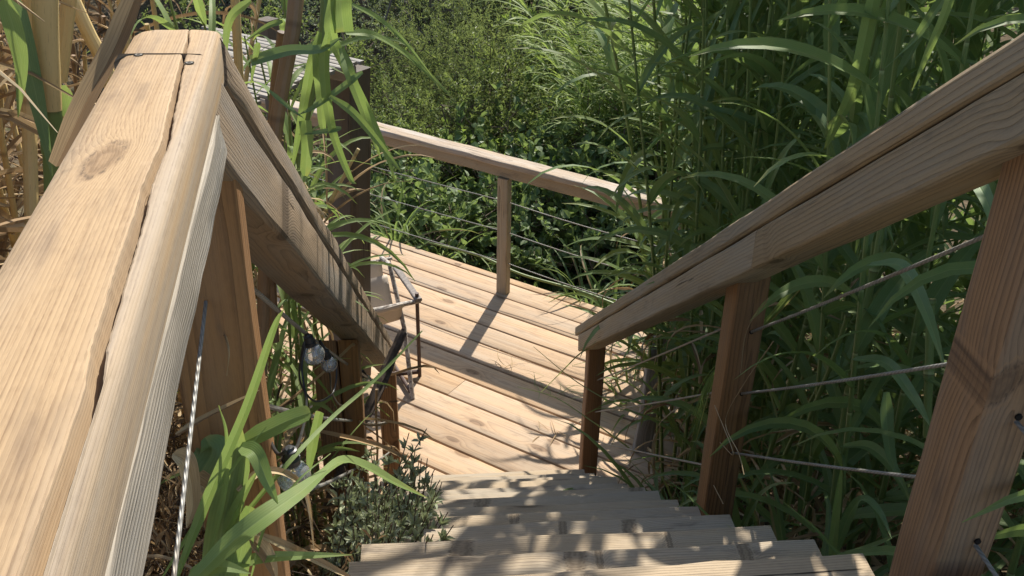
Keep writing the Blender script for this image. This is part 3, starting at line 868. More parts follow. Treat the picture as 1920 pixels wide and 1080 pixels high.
# ------------------------------------------------------------------ folding chair
def make_chair():
    A0 = np.array([-0.5888, 5.3153, 0.0])
    fr = np.array([0.424, -0.906, 0.0]); fr /= np.linalg.norm(fr)
    sd = np.array([-0.906, -0.424, 0.0]); sd /= np.linalg.norm(sd)
    W = 0.56
    root = empty('folding_chair', A0 + sd * W / 2, 'old folding sling chair with pale cloth and chipped white and dark frame on the deck', 'chair')
    def P(f, s, z): return A0 + fr * f + sd * s + Z * z
    T = at_b(740, 478, float((A0 - fr * 0.42) @ HD))
    tf, ts, tz = float((T - A0) @ fr), float((T - A0) @ sd), float(T[2])
    for s, sg in ((0.0, 1), (W, -1)):
        i = 0.09 * sg
        mb = MB(); tube(mb, [P(0, s, 0.0), P(0, s, 0.62)], 0.0125, 10); part(mb, 'front_leg', M_BROWN, root)
        mb = MB(); board(mb, P(0.03, s, 0.585), P(-0.40, s, 0.60), sd * 0.045, Z * 0.022, ch=0.006, segs=6); part(mb, 'armrest', M_ARM, root)
        mb = MB(); tube(mb, [P(0.22, s + i * 1.4, 0.0), P(0.0, s + i, 0.38), P(-0.25, s + i, 0.72), P(tf, s + i, tz)], 0.0145, 10); part(mb, 'back_stile', M_WHITE, root)
        mb = MB(); tube(mb, [P(0.0, s, 0.035), P(-0.02, s + i * 2.0, 0.05)], 0.016, 10)
        tube(mb, [P(0.18, s + i * 1.4, 0.03), P(-0.32, s + i * 1.4, 0.03)], 0.014, 10); part(mb, 'foot_rail', M_BROWN, root)
    mb = MB(); tube(mb, [P(0.0, -0.02, 0.56), P(0.0, W + 0.02, 0.56)], 0.0155, 10); part(mb, 'front_bar', M_WHITE, root)
    mb = MB(); tube(mb, [P(tf, 0.02, tz - 0.02), P(tf, W - 0.02, tz - 0.02)], 0.012, 8); part(mb, 'top_bar', M_WHITE, root)
    mb = MB()
    path = spline([(tf + 0.015, tz - 0.01), (tf + 0.06, tz - 0.2), (-0.30, 0.62), (-0.18, 0.42), (-0.06, 0.42), (0.005, 0.57), (0.02, 0.555), (0.0, 0.535)], 40)
    s0, s1 = 0.095, W - 0.095
    V = []
    for f, z in path:
        for q in np.linspace(0, 1, 9):
            V.append(P(f, s0 + (s1 - s0) * q, z - 0.012 * math.sin(PI * q)))
    F = [(a * 9 + b, a * 9 + b + 1, a * 9 + b + 10, a * 9 + b + 9) for a in range(39) for b in range(8)]
    mb.add(np.array(V), np.array(F))
    o = part(mb, 'sling', M_SLING, root)
    m_ = o.modifiers.new('cloth_thickness', 'SOLIDIFY'); m_.thickness = 0.002
make_chair()

# ------------------------------------------------------------------ string lights
def make_bulb(px, py, b, rad, up_px, label):
    c = at_b(px, py, b)
    tp = at_b(up_px[0], up_px[1], b)
    ax = unit(tp - c)
    root = empty('light_bulb', c, label, 'light bulb', 'bulbs of the garden string lights')
    u = unit(np.cross(ax, [0.2, 0.9, 0.3])); v = np.cross(ax, u)
    def lathe(prof, ns=24):
        ang = np.arange(ns) / ns * 2 * PI
        cc = np.cos(ang)[:, None] * u + np.sin(ang)[:, None] * v
        V = np.concatenate([c + ax * h + cc * r for h, r in prof])
        F = np.array([(i * ns + j, i * ns + (j + 1) % ns, (i + 1) * ns + (j + 1) % ns, (i + 1) * ns + j) for i in range(len(prof) - 1) for j in range(ns)])
        mb = MB(); mb.add(V, F); return mb
    R = rad
    th = np.linspace(0.02, PI * 0.86, 18)
    globe = [(-R * math.cos(q), R * math.sin(q)) for q in th] + [(R * 1.05, R * 0.36)]
    part(lathe(globe), 'globe', M_GLASS, root)
    sock = [(R * 0.98, R * 0.30), (R * 0.98, R * 0.52), (R * 1.35, R * 0.56), (R * 1.38, R * 0.48), (R * 1.95, R * 0.42), (R * 2.0, R * 0.30), (R * 2.15, R * 0.22), (R * 2.16, 0.0005)]
    part(lathe(sock), 'socket', M_BLACK, root)
    mb = MB()
    tube(mb, [c + ax * R * 0.9, c + ax * R * 0.35], R * 0.07, 6)
    tube(mb, spline([c + ax * R * 0.4 + u * R * 0.1, c - ax * R * 0.35 + u * R * 0.16, c - ax * R * 0.4 - u * R * 0.1, c + ax * R * 0.4 - u * R * 0.12], 14), R * 0.05, 6)
    part(mb, 'filament', M_FIL, root)
    return c + ax * R * 2.1
def make_lights():
    e1 = make_bulb(588, 664, 1.78, 0.0235, (577, 630), 'largest clear globe bulb in a black socket hanging in front of the left posts')
    e2 = make_bulb(617, 683, 1.98, 0.0195, (610, 655), 'clear globe bulb tucked just behind the largest bulb')
    e3 = make_bulb(686, 714, 3.2, 0.024, (676, 690), 'small clear globe bulb with bright filament beside the dead stick')
    e4 = make_bulb(551, 893, 0.985, 0.0215, (543, 845), 'clear globe bulb low down at the foot of the near left post')
    mb = MB()
    P = lambda x, y, b: at_b(x, y, b)
    tube(mb, spline([P(495, 800, 1.10), P(520, 850, 1.0), e4, P(560, 830, 1.15), P(575, 760, 1.65), P(566, 690, 1.75), e1], 60), 0.0024, 8)
    tube(mb, spline([e1, P(566, 660, 1.77), P(563, 715, 1.8), P(590, 752, 1.85), P(625, 735, 1.95), P(630, 680, 2.0), e2], 60), 0.0024, 8)
    tube(mb, spline([e2, P(600, 640, 2.0), P(618, 700, 2.0), P(622, 735, 2.1), P(640, 760, 2.4), P(665, 745, 2.58), P(672, 705, 3.0), e3], 70), 0.0024, 8)
    o = mb.build('light_cable', M_BLACK)
    tag(o, 'thin black cable looping between the globe bulbs on the left posts', 'cable')
make_lights()

# ------------------------------------------------------------------ reeds
def reed_leaf_path(base, az, up0, L, droop, n=9, side=0.0):
    """leaf leaving at elevation up0 then bending down"""
    pts = [np.array(base, float)]; el = up0; ds = L / (n - 1); a = az
    for i in range(n - 1):
        t = i / (n - 1)
        d = np.array([math.cos(el) * math.cos(a), math.cos(el) * math.sin(a), math.sin(el)])
        pts.append(pts[-1] + d * ds)
        el -= droop * (0.35 + 1.3 * t) / (n - 1); el = max(el, -1.5)
        a += side / (n - 1)
    return np.array(pts)

def make_reed(seed, H, nleaf, LL=(0.45, 0.75), LWd=(0.034, 0.062), r0=0.0105, lean=0.25, droop=(1.0, 2.4), first=0.25, dry_low=3, fine=False):
    """stem mesh and leaf mesh, local space with z up"""
    R = np.random.default_rng(seed)
    az = R.uniform(0, 2 * PI)
    n = 26
    z = np.linspace(0, H, n)
    off = lean * (z / H) ** 2 * H * 0.5
    pts = np.column_stack([np.cos(az) * off, np.sin(az) * off, z]) + np.column_stack([np.sin(z * 1.3 + seed) * 0.012, np.cos(z * 1.7 + seed) * 0.012, z * 0])
    sm = MB()
    fz = np.linspace(0, H, int(H / 0.05))
    P = np.column_stack([np.interp(fz, z, pts[:, k]) for k in range(3)])
    rr = r0 * (1 - 0.72 * fz / H)
    ph = (fz / 0.2) % 1.0
    rr = rr * np.where((ph > 0.9) | (ph < 0.06), 1.16, 1.0)
    tube(sm, P, rr, 7)
    lm = MB(); dm = MB()
    side0 = R.uniform(0, 2 * PI)
    for i in range(nleaf):
        f = first + (1 - first) * (i + R.uniform(-0.2, 0.2)) / nleaf
        f = min(max(f, 0.04), 0.99)
        b = np.array([np.interp(f * H, z, pts[:, k]) for k in range(3)])
        a = side0 + (i % 2) * PI + R.normal(0, 0.55)
        if fine: a = PI + R.normal(0, 0.75)
        L = R.uniform(*LL) * (1.0 if f < 0.85 else 0.75)
        path = reed_leaf_path(b, a, R.uniform(0.55, 1.15), L, R.uniform(*droop), 10 if not fine else 7, R.normal(0, 0.3))
        side = np.array([-math.sin(a), math.cos(a), 0])
        nr = Z + 0.25 * R.normal(size=3)
        if fine: blade3(lm, path, R.uniform(*LWd), nr)
        else: blade(lm, path, R.uniform(*LWd), nr, fold=R.uniform(0.15, 0.4), twist=R.normal(0, 0.5))
    for i in range(dry_low):
        f = R.uniform(0.06, first + 0.15)
        b = np.array([np.interp(f * H, z, pts[:, k]) for k in range(3)])
        a = R.uniform(0, 2 * PI)
        path = reed_leaf_path(b, a, R.uniform(-0.3, 0.5), R.uniform(0.3, 0.55), R.uniform(1.5, 3.0), 8, R.normal(0, 0.8))
        blade(dm, path, R.uniform(0.012, 0.03), Z + R.normal(size=3) * 0.4, fold=0.7, twist=R.normal(0, 2.5))
    return sm, lm, dm

def plant_proto(name, label, cat, group, seed, mats, **kw):
    sm, lm, dm = make_reed(seed, **kw)
    r = empty(name, (0, 0, -50), label, cat, group)
    o = sm.build('stem', mats[0], None); o.parent = r
    o = lm.build('foliage', mats[1], None); o.parent = r
    if dm.n:
        o = dm.build('dead_foliage', mats[2], None); o.parent = r
    return r

PROTO_USED = set()
def place(proto, loc, rz, sc=1.0, label=None, group=None, tilt=(0, 0)):
    if proto.name not in PROTO_USED:
        o = proto; PROTO_USED.add(proto.name)
    else:
        o = copy_tree(proto)
    o.location = Vector(loc); o.rotation_euler = (tilt[0], tilt[1], rz); o.scale = (sc, sc, sc)
    if label: o['label'] = label
    if group: o['group'] = group
    return o

LAB_R = 'green giant reed cane with long drooping leaves in the dense stand beyond the right handrail'
GRP_R = 'green reeds beyond the right handrail'
protos = [plant_proto('giant_reed', LAB_R, 'reed', GRP_R, 100 + i, (M_CANEG, M_REED, M_DRY),
                      H=[4.4, 5.0, 3.0, 4.6, 3.6, 5.4, 2.4, 4.8][i], dry_low=6, nleaf=[28, 30, 19, 29, 23, 32, 16, 30][i], first=[0.06, 0.12, 0.06, 0.1, 0.06, 0.15, 0.05, 0.08][i],
                      lean=[0.1, 0.25, 0.15, 0.3, 0.05, 0.2, 0.2, 0.35][i]) for i in range(8)]
def put_right_reeds():
    rng = np.random.default_rng(21)
    pts = []
    for i in range(2600):
        a = rng.uniform(1.12, 3.8); b = rng.uniform(0.9, 8.2)
        lim = 1.12 + 0.2 * min(1.0, max(0.0, b - 3.4)) + max(0.0, b - 4.6) * 0.46       # stand back from the deck
        if a < lim: continue
        if a > 2.6 and rng.random() < 0.5: continue
        p = S(a, b, 0)
        if any((p[0] - q[0]) ** 2 + (p[1] - q[1]) ** 2 < 0.15 ** 2 for q in pts): continue
        pts.append(p)
        if len(pts) >= 165: break
    for p in pts:
        a, b = ab(p)
        k = rng.integers(0, 8)
        if b < 3.0 and k in (1, 5, 7): k = (0, 4, 2)[k % 3]
        z = float(ground(p[0], p[1])) - 0.03
        sc = rng.uniform(0.85, 1.15) * (0.8 if b > 6 else 1.0)
        place(protos[k], (p[0], p[1], z), rng.uniform(0, 2 * PI), sc, tilt=(rng.normal(0, 0.06), rng.normal(0, 0.06)))
put_right_reeds()
# added canes whose tops lean over the stairs, out of frame, to shade them
LAB_O = 'tall green reed cane added to the right-hand stand to lean over and shade the stairs'
rng = np.random.default_rng(23)
for i in range(30):
    a = rng.uniform(1.2, 1.8); b = rng.uniform(3.2, 4.7)
    p = S(a, b, 0)
    place(protos[(1, 5, 7, 3)[i % 4]], (p[0], p[1], float(ground(p[0], p[1])) - 0.03), rng.uniform(0, 6.28), rng.uniform(0.86, 1.0), LAB_O, 'reeds added to shade the stairs',
          tilt=(rng.normal(0, 0.05), -abs(rng.normal(0.06, 0.04))))

for i in range(11):  # more added tall canes, farther down, that shade the treads
    p = S(rng.uniform(1.45, 2.2), rng.uniform(4.7, 5.9), 0)
    place(protos[(1, 5, 7)[i % 3]], (p[0], p[1], float(ground(p[0], p[1])) - 0.03), rng.normal(0, 0.4), rng.uniform(1.05, 1.25), LAB_O, 'reeds added to shade the stairs', tilt=(rng.normal(0, 0.05), -0.13))

# fine pale reeds bending over the far railing
LAB_F = 'pale fine-leaved reed arching left beyond the far deck railing'
GRP_F = 'pale reeds beyond the far railing'
fprotos = [plant_proto('common_reed', LAB_F, 'reed', GRP_F, 200 + i, (M_CANEG, M_PALE, M_DRY), H=[2.6, 2.2, 2.9, 2.4][i], nleaf=46, LL=(0.4, 0.72), LWd=(0.014, 0.028),
                       r0=0.006, lean=0.5, droop=(1.0, 2.2), first=0.2, dry_low=0, fine=True) for i in range(4)]
def put_far_reeds():
    rng = np.random.default_rng(22)
    for i in range(190):
        px = rng.uniform(1040, 1460); py = rng.uniform(30, 290)
        n = rng.uniform(8.3, 10.6)
        d = ray(px, py); p = CAM + d * (n / (d @ DN))
        a, b = ab(p)
        z = float(ground(p[0], p[1]))
        pr = fprotos[rng.integers(0, 4)]
        az = math.atan2(-0.3, -0.95) + rng.normal(0, 0.5)
        h = max(1.4, p[2] - z + 0.5)
        place(pr, (p[0] + 0.4, p[1], z), rng.normal(0.15, 0.35), min(1.25, h / 2.5), tilt=(rng.normal(0, 0.1), -0.14 + rng.normal(0, 0.1)))
put_far_reeds()

# low grass tufts
def make_tuft(seed, N, L, W, up=(0.6, 1.4)):
    R = np.random.default_rng(seed); mb = MB()
    for i in range(N):
        a = R.uniform(0, 2 * PI)
        b = np.array([math.cos(a), math.sin(a), 0]) * R.uniform(0, 0.06)
        blade(mb, reed_leaf_path(b, a, R.uniform(*up), R.uniform(*L), R.uniform(1.0, 2.6), 9, R.normal(0, 0.4)), R.uniform(*W), Z + 0.3 * R.normal(size=3), twist=R.normal(0, 0.6))
    return mb
LAB_T = 'tuft of arching green blades at the foot of the far railing'
GRP_T = 'grass tufts along the far railing'
tprotos = []
for i in range(4):
    o = make_tuft(300 + i, [26, 20, 30, 24][i], (0.35, 0.85), (0.014, 0.03)).build('grass_tuft', M_REED if i % 2 else M_REEDL)
    tag(o, LAB_T, 'grass', GRP_T); tprotos.append(o)
def put_tufts():
    rng = np.random.default_rng(25)
    spots = [(5.95, 1.9), (6.1, 2.2), (5.9, 2.5), (6.25, 2.7), (5.85, 3.0), (6.2, 3.2), (6.0, 4.55), (5.85, 4.9), (6.1, 5.1), (6.4, 2.0), (5.85, 2.2), (6.0, 1.6), (6.3, 4.8), (5.9, 5.5), (5.75, 1.75), (5.8, 2.75)]
    for i, (n, t) in enumerate(spots):
        p = D(n, t, 0)
        place(tprotos[i % 4], (p[0], p[1], float(ground(p[0], p[1])) + (0.1 if n < 5.9 else 0)), rng.uniform(0, 6), rng.uniform(0.8, 1.25))
put_tufts()
# clumps growing between the stairs, the lowest right post and the deck
LAB_U = 'clump of dark green blades between the right posts of the stairs'
uprotos = []
for i in range(3):
    o = make_tuft(320 + i, [24, 20, 28][i], (0.4, 0.8), (0.014, 0.034), up=(0.9, 1.5)).build('grass_tuft', M_REED)
    tag(o, LAB_U, 'grass', 'clumps beside the right posts'); uprotos.append(o)
for i, (a, b) in enumerate([(1.15, 3.5), (1.05, 3.2), (1.0, 2.8), (1.15, 2.4), (1.0, 1.9), (1.25, 5.1), (1.45, 5.4), (1.15, 1.6)]):
    p = S(a, b, 0)
    place(uprotos[i % 3], (p[0], p[1], float(ground(p[0], p[1]))), rng.uniform(0, 6), rng.uniform(0.8, 1.2))

# ------------------------------------------------------------------ shrubs
def make_shrub(name, seed, R3, N, L, W, mat, stems=6, clumps=26, fuzz=0.16, upw=0.3, trunk=0.02, along=0.8):
    """crown of N leaves gathered on twigs; local origin at the ground"""
    R = np.random.default_rng(seed)
    rx, ry, rz = R3
    C = R.normal(size=(clumps, 3)); C /= np.linalg.norm(C, axis=1, keepdims=True)
    C *= R.uniform(0.35, 1.0, (clumps, 1)) ** 0.6
    C = C * np.array([rx, ry, rz * 0.9]) + np.array([0, 0, rz * 1.02])
    C[:, 2] = np.maximum(C[:, 2], 0.12)
    # twigs: each leaf sits along a short twig leaving a clump
    nt = max(clumps * 5, N // 14)
    ci = R.integers(0, clumps, nt)
    tb = C[ci] + R.normal(size=(nt, 3)) * fuzz * np.array([rx, ry, rz]) * 1.2
    out = tb - np.array([0, 0, rz * 0.8]); out /= np.linalg.norm(out, axis=1, keepdims=True)
    td = out + R.normal(size=(nt, 3)) * 0.6 + np.array([0, 0, upw]); td /= np.linalg.norm(td, axis=1, keepdims=True)
    tl = R.uniform(0.5, 1.3, nt) * fuzz * (rx + ry + rz) / 1.6
    k = R.integers(0, nt, N); f = R.uniform(0, 1, N)
    P = tb[k] + td[k] * (tl[k] * f)[:, None] + R.normal(size=(N, 3)) * 0.15 * np.mean(L)
    Dr = td[k] * along + R.normal(size=(N, 3)) * 0.65
    Nr = np.array([0, 0, 1.0]) + R.normal(size=(N, 3)) * 0.55
    ok = P[:, 2] > 0.02
    P, Dr, Nr = P[ok], Dr[ok], Nr[ok]; n = len(P)
    mb = MB(); leafcloud(mb, P, Dr, Nr, R.uniform(L[0], L[1], n), R.uniform(W[0], W[1], n))
    st = MB()
    for i in range(min(stems, clumps)):
        c = C[i]; m = c * np.array([0.35, 0.35, 0.5]) + R.normal(size=3) * 0.05
        tube(st, spline([np.array([R.normal(0, 0.03), R.normal(0, 0.03), -0.15]), m, c], 10), np.linspace(trunk, trunk * 0.3, 10), 6)
    for i in range(0, nt, max(1, nt // 70)):
        tube(st, [C[ci[i]], tb[i], tb[i] + td[i] * tl[i]], [trunk * 0.3, trunk * 0.22, trunk * 0.1], 4, cap=False)
    r = empty(name, (0, 0, -50))
    o = mb.build('foliage', mat, None); o.parent = r
    o = st.build('stems', M_BARK, None); o.parent = r
    return r

rng = np.random.default_rng(24)
B_BROAD = [make_shrub('broadleaf_shrub', 400 + i, (0.8, 0.8, 0.65), 1500, (0.07, 0.13), (0.06, 0.11), M_BROAD, fuzz=0.2) for i in range(3)]
B_BUSH = [make_shrub('bush', 410 + i, (0.9, 0.9, 0.85), 3800, (0.035, 0.065), (0.018, 0.034), M_BUSH, fuzz=0.18) for i in range(3)]
B_OLIVE = [make_shrub('olive_tree', 420 + i, (1.2, 1.2, 1.15), 9000, (0.028, 0.05), (0.010, 0.017), M_OLIVE, clumps=60, fuzz=0.14, trunk=0.05) for i in range(2)]
B_WILL = [make_shrub('broom_shrub', 430 + i, (0.95, 0.95, 1.0), 6000, (0.04, 0.08), (0.007, 0.013), M_WILLOW, clumps=40, upw=1.0, fuzz=0.16) for i in range(3)]
B_VINE = [make_shrub('fig_sapling', 440 + i, (0.6, 0.6, 0.7), 420, (0.10, 0.17), (0.09, 0.15), M_BRIGHT, clumps=16, fuzz=0.25) for i in range(2)]
def shrub_at(proto, px, py, n, sc, label, group=None, cat='shrub', top=True, frac=0.72):
    """the crown's middle shows at that pixel when it stands at distance n across the deck"""
    d = ray(px, py); p = CAM + d * (n / (d @ DN))
    z = float(ground(p[0], p[1]))
    o = place(proto, (p[0], p[1], z - 0.05), rng.uniform(0, 6), sc, label, group)
    o['category'] = cat
    return o
GB = 'broad-leaved shrubs behind the far railing'
LB = 'dark glossy broad-leaved shrub crowding behind the wires of the far railing'
for i, (px, py, n, sc) in enumerate([(760, 430, 6.5, 0.75), (860, 400, 6.6, 0.8), (960, 420, 6.9, 0.8), (1060, 460, 6.8, 0.75), (1150, 430, 7.2, 0.8), (700, 380, 6.9, 0.8),
                                     (930, 330, 7.6, 0.85), (1040, 330, 7.6, 0.9), (1140, 350, 7.7, 0.85), (1230, 380, 7.8, 1.0), (1000, 280, 8.4, 0.95)]):
    shrub_at(B_BROAD[i % 3], px, py, n, sc, LB, GB)
GS = 'small-leaved bushes behind the far railing'
LS = 'small-leaved dark green bush in the thicket behind the far railing'
for i, (px, py, n, sc) in enumerate([(720, 330, 7.4, 0.75), (880, 290, 8.1, 0.8), (800, 280, 8.0, 0.75), (960, 230, 9.0, 0.9), (1080, 200, 9.8, 1.1), (1180, 300, 8.6, 1.0),
                                     (620, 260, 8.2, 0.9), (540, 250, 8.6, 1.0), (1260, 240, 9.2, 1.1), (450, 230, 9.0, 1.1), (1350, 200, 9.8, 1.2)]):
    shrub_at(B_BUSH[i % 3], px, py, n, sc, LS, GS)
GW = 'broom shrubs at the back'
LW_ = 'upright olive-green broom shrub with fine twiggy leaves at the back of the thicket'
for i, (px, py, n, sc) in enumerate([(850, 230, 8.5, 0.7), (720, 270, 8.2, 0.65), (930, 250, 8.7, 0.7), (850, 190, 9.4, 0.85), (900, 150, 10.4, 1.1), (770, 230, 8.9, 0.75), (860, 60, 13.0, 1.5), (960, 90, 12.2, 1.4), (1040, 60, 13.0, 1.5), (820, 130, 11.0, 1.1), (930, 200, 9.4, 0.9)]):
    shrub_at(B_WILL[i % 3], px, py, n, sc, LW_, GW)
shrub_at(B_OLIVE[0], 715, 170, 9.9, 0.95, 'silver-grey olive tree directly right of the top of the dark pergola post', cat='tree')
shrub_at(B_OLIVE[1], 640, 90, 12.0, 1.3, 'silver-grey olive tree farther back above the pergola roof', cat='tree')
shrub_at(B_OLIVE[0], 790, 60, 13.0, 1.4, 'silver-grey olive tree at the very back near the top edge', cat='tree')
for i, (px, py, n, sc) in enumerate([(430, 40, 12.5, 1.3), (520, 60, 12.0, 1.2), (600, 10, 15.0, 1.6), (680, 20, 15.5, 1.6), (1010, 30, 14.0, 1.5), (1090, 10, 14.5, 1.6), (1180, 20, 14.0, 1.6), (950, 0, 16.0, 1.7), (880, 10, 16.0, 1.7), (330, 40, 12.5, 1.4), (480, 0, 16.0, 1.8)]):
    shrub_at((B_WILL[i % 3], B_OLIVE[i % 2])[i % 2], px, py, n, sc, 'grey-green scrub tree in the row far behind the pergola roof', 'scrub trees far behind the pergola', cat='tree')
shrub_at(B_VINE[0], 1010, 60, 10.6, 1.0, 'bright yellow-green sapling with large leaves left of the pale reeds', cat='sapling')
shrub_at(B_VINE[1], 1110, 50, 10.4, 1.0, 'bright yellow-green sapling with large leaves among the pale reeds', cat='sapling')
shrub_at(B_VINE[1], 850, 235, 8.2, 0.6, 'small bright sapling just above the far railing left of its post', cat='sapling')
for px, py, n, sc, lab in ((945, 265, 8.1, 0.62, 'bright sapling behind the far railing directly above its post'), (1060, 300, 8.0, 0.62, 'bright sapling behind the far railing right of its post'),
                       (1160, 330, 8.0, 0.6, 'bright sapling behind the right end of the far railing'), (760, 260, 8.4, 0.5, 'bright sapling behind the left end of the far railing')):
    shrub_at(B_VINE[0], px, py, n, sc, lab, cat='sapling')
B_DRY = [make_shrub('dry_bush', 450 + i, (0.34, 0.34, 0.42), 1500, (0.03, 0.09), (0.004, 0.012), (M_DRY, M_DRYD)[i], clumps=26, stems=14, fuzz=0.35, trunk=0.006) for i in range(2)]
for i, (a, b, sc) in enumerate([(-0.78, 1.7, 0.8), (-0.78, 2.2, 0.8), (-0.95, 3.0, 1.0), (-1.0, 3.5, 1.1), (-0.95, 2.6, 1.2), (-1.15, 3.9, 1.0)]):
    p = S(a, b, 0)
    o = place(B_DRY[i % 2], (p[0], p[1], float(ground(p[0], p[1])) - 0.03), rng.uniform(0, 6), sc, 'brittle dry bush of bare twigs on the bank left of the left stair railing', 'dry bushes left of the stairs')
    o['category'] = 'bush'

# trees closing the view at the back
def make_tree(seed, H, Rr, N, mat):
    R = np.random.default_rng(seed)
    cl = 70
    C = R.normal(size=(cl, 3)); C /= np.linalg.norm(C, axis=1, keepdims=True)
    C *= R.uniform(0.3, 1.0, (cl, 1)) ** 0.5
    C = C * np.array([Rr, Rr, H * 0.36]) + np.array([0, 0, H * 0.6])
    k = R.integers(0, cl, N)
    P = C[k] + R.normal(size=(N, 3)) * Rr * 0.13
    mb = MB(); leafcloud(mb, P, R.normal(size=(N, 3)) + np.array([0, 0, -0.2]), Z + R.normal(size=(N, 3)) * 0.6, R.uniform(0.10, 0.2, N), R.uniform(0.05, 0.1, N))
    st = MB()
    tube(st, spline([(0, 0, -0.3), (0.1, 0, H * 0.25), (0, 0.1, H * 0.6), (0, 0, H * 0.85)], 14), np.linspace(0.16, 0.04, 14), 9)
    for i in range(22):
        tube(st, spline([(0, 0.05, H * R.uniform(0.25, 0.6)), C[i] * np.array([.5, .5, .9]), C[i]], 8), np.linspace(0.05, 0.012, 8), 6)
    r = empty('tree', (0, 0, -50), 'tall leafy tree closing off the garden far behind the thicket', 'tree', 'trees far behind the thicket')
    o = mb.build('crown', mat, None); o.parent = r
    o = st.build('trunk', M_BARK, None); o.parent = r
    return r
TR = [make_tree(500, 6.5, 2.4, 7000, M_BUSH), make_tree(501, 5.5, 2.2, 7000, M_OLIVE)]
for i, (x, y) in enumerate([(-9, 17), (-4.5, 19), (0, 20), (4.5, 18.5), (9, 17), (-13, 13), (13, 13), (-2, 24), (6, 24), (-8, 24), (12, 20)]):
    place(TR[i % 2], (x, y, float(ground(np.array(x), np.array(y)))), rng.uniform(0, 6), rng.uniform(0.85, 1.2))

# ------------------------------------------------------------------ the dry reed thicket at the left
LAB_D = 'dry brown reed cane with hanging dead leaves in the thicket left of the sunlit handrail'
GRP_D = 'dry reeds left of the handrail'
def make_dry(seed, H):
    R = np.random.default_rng(seed)
    sm, lm, dm = MB(), MB(), MB()
    z = np.linspace(0, H, int(H / 0.05)); az = R.uniform(0, 6.28)
    off = 0.12 * (z / H) ** 2 * H
    P = np.column_stack([np.cos(az) * off, np.sin(az) * off, z])
    ph = (z / 0.2) % 1.0
    tube(sm, P, 0.0125 * (1 - 0.55 * z / H) * np.where((ph > 0.9) | (ph < 0.06), 1.15, 1.0), 8)
    for i in range(38):
        f = R.uniform(0.06, 0.98)
        b = np.array([np.interp(f * H, z, P[:, k]) for k in range(3)])
        a = R.uniform(0, 6.28)
        path = reed_leaf_path(b, a, R.uniform(-0.2, 1.2), R.uniform(0.18, 0.5), R.uniform(0.8, 2.6), 10, R.normal(0, 0.7))
        blade(dm, path, R.uniform(0.006, 0.022), Z + R.normal(size=3) * 0.5, fold=0.6, twist=R.normal(0, 2.5))
    r = empty('dry_reed', (0, 0, -50), LAB_D, 'reed', GRP_D)
    o = sm.build('stem', M_CANED if seed % 2 else M_CANEB, None); o.parent = r
    o = dm.build('dead_foliage', M_DRY if seed % 3 else M_DRYD, None); o.parent = r
    return r
dprotos = [make_dry(600 + i, [2.4, 2.8, 2.0, 2.6, 3.0, 2.2][i]) for i in range(6)]
def put_dry():
    rng = np.random.default_rng(12)
    pts = []
    for i in range(3000):
        a = rng.uniform(-1.9, -0.5); b = rng.uniform(0.4, 3.4)
        if a > -0.92 and b < 0.95: continue
        if b < 1.4 and a > -0.95: continue
        if b >= 0.95 and a > -0.80 - 0.08 * (b - 0.95): continue
        p = S(a, b, 0)
        if any((p[0] - q[0]) ** 2 + (p[1] - q[1]) ** 2 < 0.085 ** 2 for q in pts): continue
        pts.append(p)
        if len(pts) >= 210: break
    for p in pts:
        place(dprotos[rng.integers(0, 6)], (p[0], p[1], float(ground(p[0], p[1])) - 0.03), rng.uniform(0, 6), rng.uniform(0.8, 1.15), tilt=(rng.normal(0, 0.13), rng.normal(0, 0.13)))
put_dry()

def hero(name, label, cat, stem=None, leaves=(), mats=(M_CANEG, M_REEDL), stem_r=0.008, origin=None, group=None, leafname='leaf', nrm=None):
    """a plant whose stem and leaves follow given points in space"""
    first = stem[0] if stem is not None else leaves[0][0][0]
    root = empty(name, first, label, cat, group)
    if stem is not None:
        mb = MB(); P = spline(stem, 40)
        r = np.interp(np.linspace(0, 1, 40), [0, 1], stem_r if isinstance(stem_r, tuple) else (stem_r, stem_r * 0.6))
        tube(mb, P, r, 12); part(mb, 'stem', mats[0], root)
    for lf in leaves:
        pts, W = lf[0], lf[1]
        kw = lf[2] if len(lf) > 2 else {}
        nr = kw.get('nrm', None)
        P = spline(pts, 30)
        if nr is None: nr = unit(CAM - P[15]) * 0.8 + Z * 0.5
        mb = MB(); blade(mb, P, W, np.asarray(nr, float), fold=kw.get('fold', 0.25), prof=kw.get('prof'), twist=kw.get('twist', 0.0))
        part(mb, leafname, kw.get('mat', mats[1]), root)
    return root

def pb(*q): return [at_b(x, y, b) for x, y, b in q]
def pa(*q): return [at_a(x, y, a) for x, y, a in q]

# thick cane at the far left: tan sheath above a green band
def make_thick_cane():
    P = pb((84, -60, 1.32), (86, 60, 1.32), (93, 205, 1.31))
    root = empty('thick_cane', P[-1], 'thickest cane, tan sheath above a green joint, at the far left beside the handrail', 'reed')
    mb = MB(); tube(mb, spline(P, 20), np.linspace(0.0165, 0.0155, 20), 18); part(mb, 'sheath', M_CANED, root)
    mb = MB()
    Q = pb((93, 200, 1.31), (97, 245, 1.31), (99, 285, 1.305), (101, 300, 1.305), (110, 520, 1.30))
    tube(mb, spline(Q, 24), np.interp(np.linspace(0, 1, 24), [0, .5, .62, .68, 1], [0.0150, 0.0150, 0.012, 0.014, 0.0145]), 18)
    part(mb, 'stem', M_CANEG, root)
    for pts, W, mt in ((pb((12, -20, 1.3), (38, 60, 1.29), (70, 190, 1.28), (98, 330, 1.27)), 0.030, M_REEDS),
                       (pb((5, -10, 1.22), (30, 70, 1.22), (40, 130, 1.22), (34, 220, 1.22)), 0.022, M_REEDL),
                       (pb((116, 160, 1.33), (126, 205, 1.33), (138, 238, 1.33)), 0.022, M_REEDL)):
        mb = MB(); blade(mb, spline(pts, 24), W, unit(CAM - pts[1]), fold=0.2); part(mb, 'leaf', mt, root)
